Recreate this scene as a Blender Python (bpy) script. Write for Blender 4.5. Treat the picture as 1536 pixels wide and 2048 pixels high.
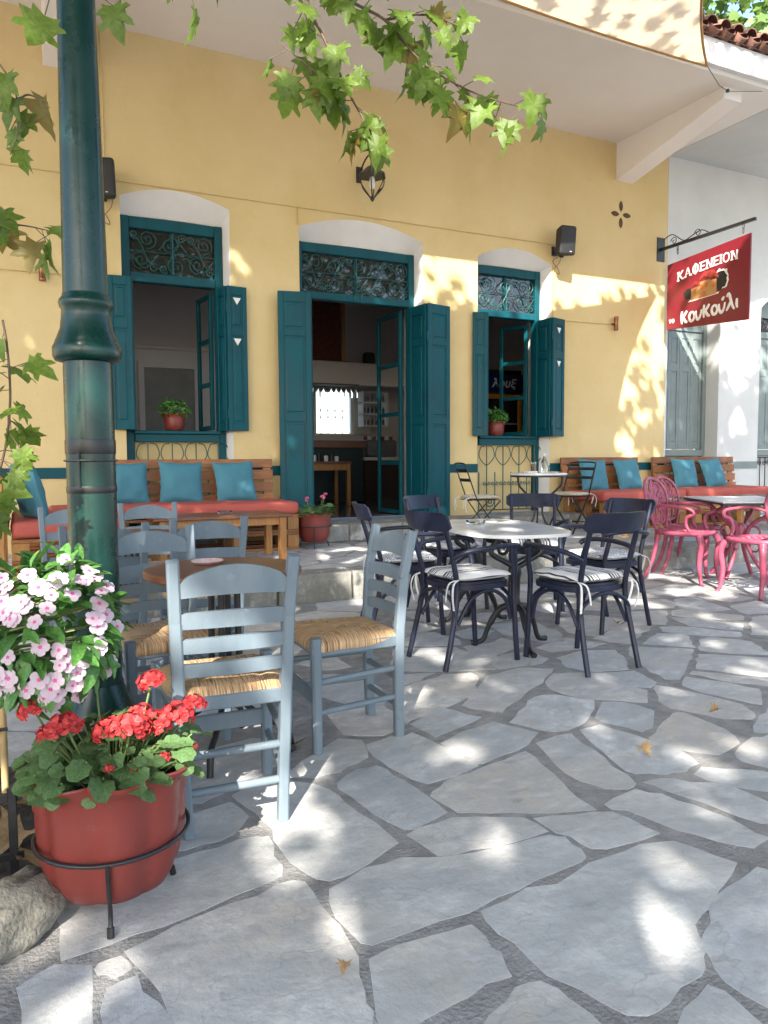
import bpy, bmesh, math, random
from mathutils import Vector, Matrix, noise as mnoise
random.seed(7)
for o in list(bpy.data.objects): bpy.data.objects.remove(o, do_unlink=True)
scene = bpy.context.scene
COL = scene.collection
PI = math.pi
def rad(a): return math.radians(a)

# ------------------------------------------------------------------ camera, sky, sun, exposure
YAW, PITCH, ROLL = rad(25.8), rad(3.95), rad(-0.35)
CAM = Vector((0, -8.35, 1.15))
fw = Vector((math.sin(YAW)*math.cos(PITCH), math.cos(YAW)*math.cos(PITCH), -math.sin(PITCH)))
rt0 = Vector((math.cos(YAW), -math.sin(YAW), 0)); up0 = rt0.cross(fw)
rt = rt0*math.cos(ROLL)+up0*math.sin(ROLL); up = -rt0*math.sin(ROLL)+up0*math.cos(ROLL)
cam = bpy.data.cameras.new('camera'); camo = bpy.data.objects.new('camera', cam); COL.objects.link(camo)
camo.matrix_world = Matrix(((rt.x, up.x, -fw.x, CAM.x), (rt.y, up.y, -fw.y, CAM.y), (rt.z, up.z, -fw.z, CAM.z), (0, 0, 0, 1)))
cam.sensor_fit = 'VERTICAL'; cam.sensor_height = 36; cam.sensor_width = 27; cam.lens = 1512/2048*36
cam.clip_start = 0.05; cam.clip_end = 2000
scene.camera = camo
scene.render.resolution_x = 768; scene.render.resolution_y = 1024

SUN = Vector((0.68, 1.0, -0.95)).normalized()          # the way the light travels
w = bpy.data.worlds.new('World'); scene.world = w; w.use_nodes = True
nt = w.node_tree; bg = nt.nodes['Background']
sky = nt.nodes.new('ShaderNodeTexSky'); sky.sky_type = 'NISHITA'; sky.sun_disc = False
sky.sun_elevation = math.asin(-SUN.z); sky.sun_rotation = math.atan2(-SUN.x, -SUN.y) % (2*PI)
sky.air_density = 1.0; sky.dust_density = 2.0; sky.ozone_density = 1.0
nt.links.new(sky.outputs[0], bg.inputs[0]); bg.inputs[1].default_value = 0.15
sl = bpy.data.lights.new('sun', 'SUN'); sl.energy = 4.2; sl.angle = rad(0.53); sl.color = (1.0, 0.94, 0.84)
so = bpy.data.objects.new('sun', sl); COL.objects.link(so)
so.rotation_euler = SUN.to_track_quat('-Z', 'Y').to_euler(); so.location = (-6, -16, 14)
vs = scene.view_settings
vs.view_transform = 'Standard'; vs.look = 'None'; vs.gamma = 1.0; vs.use_curve_mapping = False
vs.exposure = 1.95

# ------------------------------------------------------------------ helpers
class MB:
    """collects simple shapes; build() links them as one mesh object"""
    def __init__(s): s.v = []; s.f = []; s.m = []; s.uv = {}
    def add(s, vs_, fs, mi=0, M=None):
        b = len(s.v)
        if M is not None: vs_ = [M @ Vector(p) for p in vs_]
        s.v += [tuple(p) for p in vs_]; s.f += [tuple(i+b for i in f) for f in fs]; s.m += [mi]*len(fs)
    def box(s, x0, x1, y0, y1, z0, z1, c=0.0, mi=0, M=None):
        if x1 < x0: x0, x1 = x1, x0
        if y1 < y0: y0, y1 = y1, y0
        if z1 < z0: z0, z1 = z1, z0
        c = min(c, (x1-x0)*.45, (y1-y0)*.45, (z1-z0)*.45)
        if c <= 0:
            v = [(x, y, z) for z in (z0, z1) for y in (y0, y1) for x in (x0, x1)]
            f = [(0, 2, 3, 1), (4, 5, 7, 6), (0, 1, 5, 4), (2, 6, 7, 3), (0, 4, 6, 2), (1, 3, 7, 5)]
        else:
            v = []; idx = {}
            X = (x0, x1); Y = (y0, y1); Z = (z0, z1)
            for i in (0, 1):
                for j in (0, 1):
                    for k in (0, 1):
                        sx = c if i == 0 else -c; sy = c if j == 0 else -c; sz = c if k == 0 else -c
                        idx[i, j, k, 0] = len(v); v.append((X[i], Y[j]+sy, Z[k]+sz))
                        idx[i, j, k, 1] = len(v); v.append((X[i]+sx, Y[j], Z[k]+sz))
                        idx[i, j, k, 2] = len(v); v.append((X[i]+sx, Y[j]+sy, Z[k]))
            f = []
            def q(a, flip): f.append(tuple(a[::-1]) if flip else tuple(a))
            for i in (0, 1):
                q([idx[i, 0, 0, 0], idx[i, 1, 0, 0], idx[i, 1, 1, 0], idx[i, 0, 1, 0]], i == 0)
                q([idx[0, i, 0, 1], idx[1, i, 0, 1], idx[1, i, 1, 1], idx[0, i, 1, 1]], i == 1)
                q([idx[0, 0, i, 2], idx[1, 0, i, 2], idx[1, 1, i, 2], idx[0, 1, i, 2]], i == 0)
                for j in (0, 1):
                    q([idx[0, i, j, 1], idx[1, i, j, 1], idx[1, i, j, 2], idx[0, i, j, 2]], i != j)
                    q([idx[i, 0, j, 0], idx[i, 1, j, 0], idx[i, 1, j, 2], idx[i, 0, j, 2]], i == j)
                    q([idx[i, j, 0, 0], idx[i, j, 1, 0], idx[i, j, 1, 1], idx[i, j, 0, 1]], i != j)
                    for k in (0, 1):
                        q([idx[i, j, k, 0], idx[i, j, k, 1], idx[i, j, k, 2]], (i+j+k) % 2 == 1)
        s.add(v, f, mi, M)
    def bar(s, a, b, w_, h, c=0.0, mi=0, upv=(0, 0, 1), w2=None, h2=None):
        """bar from a to b, w_ wide (side), h along upv"""
        a = Vector(a); b = Vector(b); d = (b-a).normalized(); u = Vector(upv)
        sd = d.cross(u)
        if sd.length < 1e-4: u = Vector((0, 1, 0)); sd = d.cross(u)
        sd.normalize(); u = sd.cross(d).normalized()
        w2 = w2 or w_; h2 = h2 or h
        def ring(p, ww, hh):
            cc = min(c, ww*.3, hh*.3); W2 = ww/2; H2 = hh/2
            if c <= 0: return [p+sd*x+u*y for x, y in ((-W2, -H2), (W2, -H2), (W2, H2), (-W2, H2))]
            return [p+sd*x+u*y for x, y in ((-W2+cc, -H2), (W2-cc, -H2), (W2, -H2+cc), (W2, H2-cc), (W2-cc, H2), (-W2+cc, H2), (-W2, H2-cc), (-W2, -H2+cc))]
        r1 = ring(a, w_, h); r2 = ring(b, w2, h2); n = len(r1)
        s.add(r1+r2, [(i, n+i, n+(i+1) % n, (i+1) % n)[::-1] for i in range(n)]+[tuple(range(n))[::-1], tuple(range(n, 2*n))], mi)
    def tube(s, pts, r, n=8, mi=0, closed=False, cap=True, flat=None):
        """tube along a polyline; r one radius or one per point; flat = (normal, ratio) squashes it"""
        pts = [Vector(p) for p in pts]; N = len(pts)
        rs = r if isinstance(r, (list, tuple)) else [r]*N
        v = []; fr = None
        for i, p in enumerate(pts):
            if closed: t = (pts[(i+1) % N]-pts[i-1])
            else: t = pts[min(i+1, N-1)]-pts[max(i-1, 0)]
            if t.length < 1e-7: t = Vector((0, 0, 1))
            t.normalize()
            if fr is None:
                a = Vector((0, 0, 1)) if abs(t.z) < .9 else Vector((1, 0, 0))
                if flat: a = Vector(flat[0])
                fr = (a-t*a.dot(t)).normalized()
            else:
                fr = fr-t*fr.dot(t)
                if fr.length < 1e-6: fr = Vector((1, 0, 0))
                fr.normalize()
            bi = t.cross(fr)
            k = flat[1] if flat else 1.0
            for j in range(n):
                an = 2*PI*j/n+PI/n
                v.append(p+(fr*math.cos(an)*k+bi*math.sin(an))*rs[i])
        f = []
        for i in range(N if closed else N-1):
            a = i*n; b = ((i+1) % N)*n
            for j in range(n): f.append((a+j, a+(j+1) % n, b+(j+1) % n, b+j))
        if cap and not closed: f += [tuple(range(n))[::-1], tuple(range((N-1)*n, N*n))]
        s.add(v, f, mi)
    def lathe(s, prof, n=24, c=(0, 0, 0), mi=0, fl=None, capb=True, capt=False):
        """prof = [(r, z)...] bottom to top; fl(angle, i) scales the radius"""
        v = []; f = []
        for i, (r_, z) in enumerate(prof):
            for j in range(n):
                a = 2*PI*j/n; k = fl(a, i) if fl else 1.0
                v.append((c[0]+r_*k*math.cos(a), c[1]+r_*k*math.sin(a), c[2]+z))
        for i in range(len(prof)-1):
            for j in range(n):
                f.append((i*n+j, i*n+(j+1) % n, (i+1)*n+(j+1) % n, (i+1)*n+j))
        if capb: f.append(tuple(range(n))[::-1])
        if capt: f.append(tuple(range((len(prof)-1)*n, len(prof)*n)))
        s.add(v, f, mi)
    def prism(s, poly, a, b, axis='y', mi=0):
        """polygon extruded from a to b along an axis; poly in the two other axes"""
        def P(p, t): return {'y': (p[0], t, p[1]), 'z': (p[0], p[1], t), 'x': (t, p[0], p[1])}[axis]
        n = len(poly)
        v = [P(p, a) for p in poly]+[P(p, b) for p in poly]
        s.add(v, [tuple(range(n)), tuple(range(n, 2*n))[::-1]]+[(i, n+i, n+(i+1) % n, (i+1) % n) for i in range(n)], mi)
    def build(s, name, mat, parent=None, smooth=None, loc=None, fix=True):
        me = bpy.data.meshes.new(name); me.from_pydata(s.v, [], s.f)
        for m_ in (mat if isinstance(mat, (list, tuple)) else [mat]): me.materials.append(m_)
        if any(s.m): me.polygons.foreach_set('material_index', s.m)
        if fix:
            bm = bmesh.new(); bm.from_mesh(me); bmesh.ops.recalc_face_normals(bm, faces=bm.faces); bm.to_mesh(me); bm.free()
        if smooth:
            me.polygons.foreach_set('use_smooth', [True]*len(me.polygons)); me.set_sharp_from_angle(angle=rad(smooth))
        me.update()
        return link(name, me, parent, loc)
def link(name, me, parent=None, loc=None):
    o = bpy.data.objects.new(name, me); COL.objects.link(o)
    if parent: o.parent = parent
    if loc: o.location = loc
    return o
def tag(o, label=None, cat=None, group=None, kind=None):
    if label: o['label'] = label
    if cat: o['category'] = cat
    if group: o['group'] = group
    if kind: o['kind'] = kind
    return o
def thing(name, label, cat, loc=(0, 0, 0), rz=0.0, group=None):
    o = bpy.data.objects.new(name, None); COL.objects.link(o)
    o.empty_display_size = .1; o.location = loc; o.rotation_euler = (0, 0, rz)
    return tag(o, label, cat, group)
def kids(o): return [c for c in COL.objects if c.parent == o]
def copy_tree(o, parent=None):
    c = o.copy(); COL.objects.link(c); c.parent = parent
    for ch in list(o.children): copy_tree(ch, c)
    return c
def place(proto, first, loc, rz, label, group=None):
    """move the prototype itself the first time, afterwards copy it with all its parts"""
    o = proto if first else copy_tree(proto)
    o.location = loc; o.rotation_euler = (0, 0, rz); o['label'] = label
    if group: o['group'] = group
    return o
def arc(c, r, a0, a1, n, plane='xz', y=0.0):
    out = []
    for i in range(n+1):
        a = rad(a0+(a1-a0)*i/n); p = (c[0]+r*math.cos(a), c[1]+r*math.sin(a))
        out.append((p[0], y, p[1]) if plane == 'xz' else ((p[0], p[1], y) if plane == 'xy' else (y, p[0], p[1])))
    return out
def smooth_path(pts, n=6):
    """Catmull-Rom through the points"""
    P = [Vector(p) for p in pts]; P = [P[0]*2-P[1]]+P+[P[-1]*2-P[-2]]; out = []
    for i in range(1, len(P)-2):
        a, b, c, d = P[i-1], P[i], P[i+1], P[i+2]
        for k in range(n):
            t = k/n
            out.append(.5*((2*b)+(-a+c)*t+(2*a-5*b+4*c-d)*t*t+(-a+3*b-3*c+d)*t**3))
    out.append(P[-2]); return out
def scroll(cx, cz, r, a0, turns, y, n=26, ccw=1, r1=.12):
    """flat spiral in the xz plane from the rim (angle a0) to the eye"""
    out = []
    for i in range(n+1):
        t = i/n; rr = r*(1-t*(1-r1)); a = rad(a0)+ccw*turns*2*PI*t
        out.append((cx+rr*math.cos(a), y, cz+rr*math.sin(a)))
    return out

# ------------------------------------------------------------------ materials
def mat(name, col, rough=.5, col2=None, scale=6.0, detail=6.0, bump=0.0, bscale=40.0, metal=0.0, spec=.5, rvar=0.0,
        stretch=(1, 1, 1), objrand=0.0, coat=0.0, transl=0.0, coords='Object', lo=.35, hi=.65, wear=None):
    """Principled material whose colour wanders between col and col2, with fine relief"""
    m = bpy.data.materials.new(name); m.use_nodes = True; n = m.node_tree.nodes; L = m.node_tree.links
    b = n['Principled BSDF']; b.inputs['Roughness'].default_value = rough; b.inputs['Metallic'].default_value = metal
    b.inputs['Specular IOR Level'].default_value = spec; b.inputs['Coat Weight'].default_value = coat
    b.inputs['Coat Roughness'].default_value = .12
    c1 = (*col, 1); c2 = (*(col2 or [x*.8 for x in col]), 1)
    tc = n.new('ShaderNodeTexCoord'); mp = n.new('ShaderNodeMapping'); mp.inputs['Scale'].default_value = stretch
    if coords == 'World':
        g = n.new('ShaderNodeNewGeometry'); L.new(g.outputs['Position'], mp.inputs[0])
    else: L.new(tc.outputs[coords], mp.inputs[0])
    nz = n.new('ShaderNodeTexNoise'); nz.inputs['Scale'].default_value = scale; nz.inputs['Detail'].default_value = detail
    nz.inputs['Roughness'].default_value = .6
    L.new(mp.outputs[0], nz.inputs['Vector'])
    rp = n.new('ShaderNodeValToRGB'); rp.color_ramp.elements[0].position = lo; rp.color_ramp.elements[1].position = hi
    rp.color_ramp.elements[0].color = c1; rp.color_ramp.elements[1].color = c2
    L.new(nz.outputs['Fac'], rp.inputs[0]); out = rp.outputs[0]
    if objrand:
        oi = n.new('ShaderNodeObjectInfo'); mr = n.new('ShaderNodeMapRange')
        mr.inputs['To Min'].default_value = 1-objrand; mr.inputs['To Max'].default_value = 1+objrand
        L.new(oi.outputs['Random'], mr.inputs[0])
        mx = n.new('ShaderNodeVectorMath'); mx.operation = 'SCALE'; L.new(out, mx.inputs[0]); L.new(mr.outputs[0], mx.inputs['Scale'])
        out = mx.outputs[0]
    for (wc, wsc, w0, w1, wa) in (wear or []):
        n3 = n.new('ShaderNodeTexNoise'); n3.inputs['Scale'].default_value = wsc; n3.inputs['Detail'].default_value = 8; n3.inputs['Roughness'].default_value = .7
        if coords == 'World': L.new(g.outputs['Position'], n3.inputs['Vector'])
        else: L.new(tc.outputs[coords], n3.inputs['Vector'])
        r3 = n.new('ShaderNodeValToRGB'); r3.color_ramp.elements[0].position = w0; r3.color_ramp.elements[1].position = w1
        r3.color_ramp.elements[0].color = (0, 0, 0, 1); r3.color_ramp.elements[1].color = (wa, wa, wa, 1); L.new(n3.outputs['Fac'], r3.inputs[0])
        m3 = n.new('ShaderNodeMix'); m3.data_type = 'RGBA'; L.new(r3.outputs[0], m3.inputs[0]); L.new(out, m3.inputs[6]); m3.inputs[7].default_value = (*wc, 1); out = m3.outputs[2]
    L.new(out, b.inputs['Base Color'])
    if rvar:
        mr = n.new('ShaderNodeMapRange'); mr.inputs['To Min'].default_value = max(0, rough-rvar); mr.inputs['To Max'].default_value = min(1, rough+rvar)
        mr.inputs['From Min'].default_value = .3; mr.inputs['From Max'].default_value = .7
        L.new(nz.outputs['Fac'], mr.inputs[0]); L.new(mr.outputs[0], b.inputs['Roughness'])
    if bump:
        n2 = n.new('ShaderNodeTexNoise'); n2.inputs['Scale'].default_value = bscale; n2.inputs['Detail'].default_value = 5
        L.new(mp.outputs[0], n2.inputs['Vector'])
        bp = n.new('ShaderNodeBump'); bp.inputs['Strength'].default_value = bump; bp.inputs['Distance'].default_value = .01
        L.new(n2.outputs['Fac'], bp.inputs['Height']); L.new(bp.outputs[0], b.inputs['Normal'])
    if transl:
        tr = n.new('ShaderNodeBsdfTranslucent'); L.new(out, tr.inputs['Color'])
        ms = n.new('ShaderNodeMixShader'); ms.inputs[0].default_value = transl
        L.new(b.outputs[0], ms.inputs[1]); L.new(tr.outputs[0], ms.inputs[2]); L.new(ms.outputs[0], n['Material Output'].inputs[0])
    return m
def glassmat(name, tint=(.9, .95, .95), rough=.02, ior=1.45):
    m = bpy.data.materials.new(name); m.use_nodes = True; b = m.node_tree.nodes['Principled BSDF']
    b.inputs['Base Color'].default_value = (*tint, 1); b.inputs['Roughness'].default_value = rough
    b.inputs['Transmission Weight'].default_value = 1; b.inputs['IOR'].default_value = ior
    return m

def stone_mat(name, base, warm, dark):
    m = bpy.data.materials.new(name); m.use_nodes = True; n = m.node_tree.nodes; L = m.node_tree.links
    b = n['Principled BSDF']; b.inputs['Roughness'].default_value = .72; b.inputs['Specular IOR Level'].default_value = .35
    g = n.new('ShaderNodeNewGeometry'); oi = n.new('ShaderNodeObjectInfo')
    # each slab was split along its own grain: turn the coordinates by the slab's own random number
    vr = n.new('ShaderNodeVectorRotate'); vr.rotation_type = 'Z_AXIS'; L.new(g.outputs['Position'], vr.inputs['Vector'])
    am = n.new('ShaderNodeMath'); am.operation = 'MULTIPLY_ADD'; am.inputs[1].default_value = 1.3; am.inputs[2].default_value = -.9
    L.new(oi.outputs['Random'], am.inputs[0]); L.new(am.outputs[0], vr.inputs['Angle'])
    mp = n.new('ShaderNodeMapping'); mp.inputs['Scale'].default_value = (1, 1.9, 1); L.new(vr.outputs[0], mp.inputs[0])
    def nz(sc, det, src, ro=.6):
        t = n.new('ShaderNodeTexNoise'); t.inputs['Scale'].default_value = sc; t.inputs['Detail'].default_value = det
        t.inputs['Roughness'].default_value = ro; L.new(src, t.inputs['Vector']); return t.outputs['Fac']
    def ramp(src, p0, p1, c0, c1):
        r = n.new('ShaderNodeValToRGB'); r.color_ramp.elements[0].position = p0; r.color_ramp.elements[1].position = p1
        r.color_ramp.elements[0].color = (*c0, 1); r.color_ramp.elements[1].color = (*c1, 1); L.new(src, r.inputs[0]); return r.outputs[0]
    def mix(fac, a, c, mode='MIX'):
        x = n.new('ShaderNodeMix'); x.data_type = 'RGBA'; x.blend_type = mode
        if isinstance(fac, float): x.inputs[0].default_value = fac
        else: L.new(fac, x.inputs[0])
        for s_, i in ((a, 6), (c, 7)):
            if isinstance(s_, tuple): x.inputs[i].default_value = (*s_, 1)
            else: L.new(s_, x.inputs[i])
        return x.outputs[2]
    streak = nz(3.6, 9, mp.outputs[0], .64)
    c = ramp(streak, .33, .60, dark, base)
    big = nz(1.7, 4, g.outputs['Position'])
    wf = ramp(big, .48, .68, (0, 0, 0), (.7, .7, .7)); c = mix(wf, c, warm)
    # the odd slab is browner, greener or paler than the rest
    tint = n.new('ShaderNodeValToRGB'); e = tint.color_ramp.elements
    e[0].position = 0; e[0].color = (.90, .96, 1.02, 1); e[1].position = 1; e[1].color = (1.10, 1.05, .97, 1)
    for p, k in ((.2, (1.04, 1.06, 1.06)), (.4, (.78, .84, .90)), (.6, (1.0, .97, .92)), (.8, (.90, .93, .93))):
        x = e.new(p); x.color = (*k, 1)
    L.new(oi.outputs['Random'], tint.inputs[0])
    c = mix(1.0, c, tint.outputs[0], 'MULTIPLY')
    sp = nz(60, 4, g.outputs['Position'], .7); c = mix(ramp(sp, .58, .75, (0, 0, 0), (.35, .35, .35)), c, dark)
    st = nz(3.3, 2, mp.outputs[0]); c = mix(ramp(st, .70, .74, (0, 0, 0), (.45, .45, .45)), c, (.11, .11, .11))
    mo = nz(13, 9, g.outputs['Position'], .75); c = mix(ramp(mo, .40, .60, (.85, .85, .85), (0, 0, 0)), c, tuple(x*.68 for x in base))
    pa = nz(5.5, 8, mp.outputs[0], .72); c = mix(ramp(pa, .53, .66, (0, 0, 0), (.5, .5, .5)), c, (.68, .67, .65))
    def crack(sc, src, wd, amt):
        t_ = nz(sc, 5, src, .55); r = n.new('ShaderNodeValToRGB'); e_ = r.color_ramp.elements
        e_[0].position = .5-wd; e_[0].color = (0, 0, 0, 1); e_[1].position = .5+wd; e_[1].color = (0, 0, 0, 1); k = e_.new(.5); k.color = (amt, amt, amt, 1); L.new(t_, r.inputs[0]); return r.outputs[0]
    c = mix(crack(1.1, mp.outputs[0], .0035, .30), c, (.20, .195, .19)); fl_ = nz(16, 8, mp.outputs[0], .75); c = mix(ramp(fl_, .56, .72, (0, 0, 0), (.55, .55, .55)), c, (.36, .37, .385))
    L.new(c, b.inputs['Base Color'])
    bp = n.new('ShaderNodeBump'); bp.inputs['Strength'].default_value = .9; bp.inputs['Distance'].default_value = .012
    h1 = nz(9, 10, vr.outputs[0], .68); L.new(h1, bp.inputs['Height']); L.new(bp.outputs[0], b.inputs['Normal'])
    return m
M = {}
M['stone'] = stone_mat('flagstone', (.655, .645, .64), (.56, .49, .41), (.37, .38, .395))
M['kerbstone'] = stone_mat('kerb stone', (.34, .325, .285), (.27, .225, .16), (.12, .115, .095))
M['mortar'] = mat('mortar', (.33, .32, .312), .95, (.21, .203, .198), 13, bump=.8, bscale=90, coords='World')
M['soil'] = mat('soil', (.035, .026, .02), 1, (.06, .045, .035), 30, bump=1, bscale=60)
M['yellow'] = mat('ochre wall paint', (.60, .455, .218), .85, (.64, .50, .258), .9, bump=.25, bscale=38, coords='World', wear=[((.55, .40, .17), .7, .48, .72, .75), ((.66, .52, .30), 2.3, .56, .74, .45), ((.36, .27, .15), 7, .66, .78, .35)])
M['white'] = mat('white lime paint', (.78, .76, .74), .85, (.70, .67, .64), 1.6, bump=.12, bscale=60, coords='World')
M['soffit'] = mat('cream soffit paint', (.84, .795, .74), .9, (.80, .745, .685), 1.0, bump=.08, bscale=40, coords='World')
M['greywall'] = mat('grey wall paint', (.60, .605, .585), .88, (.53, .54, .52), 1.2, bump=.12, bscale=50, coords='World')
M['teal'] = mat('teal gloss paint', (.001, .054, .074), .45, (.002, .074, .096), 5, bump=.12, bscale=22, rvar=.12, spec=.22, stretch=(1, 1, .3), wear=[((.05, .16, .17), 14, .64, .74, .5), ((.0, .035, .045), 3, .5, .7, .5)])
M['greyteal'] = mat('grey green paint', (.19, .23, .225), .5, (.16, .2, .2), 6, bump=.05, bscale=30)
M['iron'] = mat('green wrought iron', (.010, .075, .075), .42, (.015, .10, .10), 20)
M['blackiron'] = mat('black iron', (.012, .012, .014), .4, (.02, .02, .022), 15, bump=.1, bscale=120)
M['glassdark'] = mat('window glass', (.02, .02, .02), .03, (.03, .03, .03), 3, spec=.9)
M['glass'] = glassmat('clear glass'); M['thin'] = glassmat('thin pane', (.97, .98, .98), .01, 1.06)
M['tile'] = mat('roof clay', (.25, .115, .08), .85, (.15, .085, .065), 9, bump=.4, bscale=40, objrand=.3)
M['post'] = mat('dark green lamp post enamel', (.003, .026, .021), .30, (.005, .036, .030), 5, bump=.16, bscale=14, coat=.1, rvar=.12, spec=.35, wear=[((.014, .06, .052), 16, .62, .74, .6), ((.06, .035, .02), 30, .70, .76, .8), ((.10, .14, .13), 7, .68, .76, .35)])
M['chairgrey'] = mat('grey blue chair paint', (.130, .172, .207), .5, (.165, .207, .24), 9, bump=.25, bscale=30, stretch=(1, 1, .2), rvar=.12, objrand=.06, spec=.3, wear=[((.33, .36, .37), 22, .63, .72, .55), ((.07, .075, .075), 9, .64, .74, .6)])
M['navy'] = mat('navy lacquer', (.011, .014, .030), .36, (.016, .020, .042), 12, rvar=.1, spec=.35, bump=.1, bscale=30, wear=[((.05, .055, .08), 26, .64, .74, .5)])
M['pink'] = mat('pink cast metal paint', (.36, .070, .125), .42, (.28, .05, .09), 18, bump=.35, bscale=45, rvar=.12, wear=[((.50, .20, .26), 30, .6, .75, .5), ((.12, .03, .04), 12, .62, .75, .6)])
M['pine'] = mat('varnished pine', (.34, .135, .042), .45, (.20, .07, .022), 5, bump=.2, bscale=20, stretch=(1.2, 12, 12), objrand=.28)
M['pinez'] = mat('varnished pine upright', (.40, .19, .05), .42, (.28, .12, .035), 5, bump=.15, bscale=20, stretch=(12, 12, 1.2), objrand=.2)
M['walnut'] = mat('brown table wood', (.21, .083, .04), .35, (.14, .052, .026), 4, bump=.1, bscale=20, stretch=(1.5, 14, 14))
M['coral'] = mat('coral red upholstery', (.46, .095, .07), .8, (.40, .08, .06), 5, bump=.25, bscale=180)
M['pillow'] = mat('teal blue cushion cloth', (.055, .20, .255), .75, (.045, .17, .225), 4, bump=.25, bscale=220)
M['terra'] = mat('terracotta plastic', (.19, .032, .024), .45, (.165, .028, .022), 4, rvar=.1, bump=.12, bscale=26, wear=[((.32, .13, .10), 9, .60, .78, .35), ((.11, .03, .025), 5, .58, .75, .4)])
M['marble'] = mat('white marble', (.72, .72, .73), .22, (.55, .56, .58), 3.0, detail=9, lo=.45, hi=.75)
M['speaker'] = mat('black speaker plastic', (.012, .012, .013), .55, (.016, .016, .017), 10, bump=.3, bscale=300)
M['copper'] = mat('aged copper', (.32, .14, .07), .38, (.2, .09, .05), 30, metal=.9)
M['interior'] = mat('interior plaster', (.58, .54, .52), .9, (.53, .49, .47), 1.5, coords='World')
M['darkwood'] = mat('dark interior wood', (.05, .025, .013), .5, (.03, .015, .008), 6, stretch=(1, 8, 8))
M['rope'] = mat('steel cable', (.06, .06, .06), .5, (.09, .09, .09), 40, metal=.6)
M['offwhite'] = mat('off white', (.75, .74, .70), .6, (.7, .69, .65), 10)
M['bark'] = mat('plane tree bark', (.19, .16, .12), .9, (.09, .075, .055), 5, bump=.5, bscale=18)
M['twig'] = mat('twig bark', (.13, .085, .055), .8, (.09, .06, .04), 30)
M['mulch'] = mat('dark leaf litter', (.05, .045, .04), 1, (.09, .075, .06), 20, bump=1, bscale=40, coords='World')  # litter of the planting bed, mottled dark brown
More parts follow.
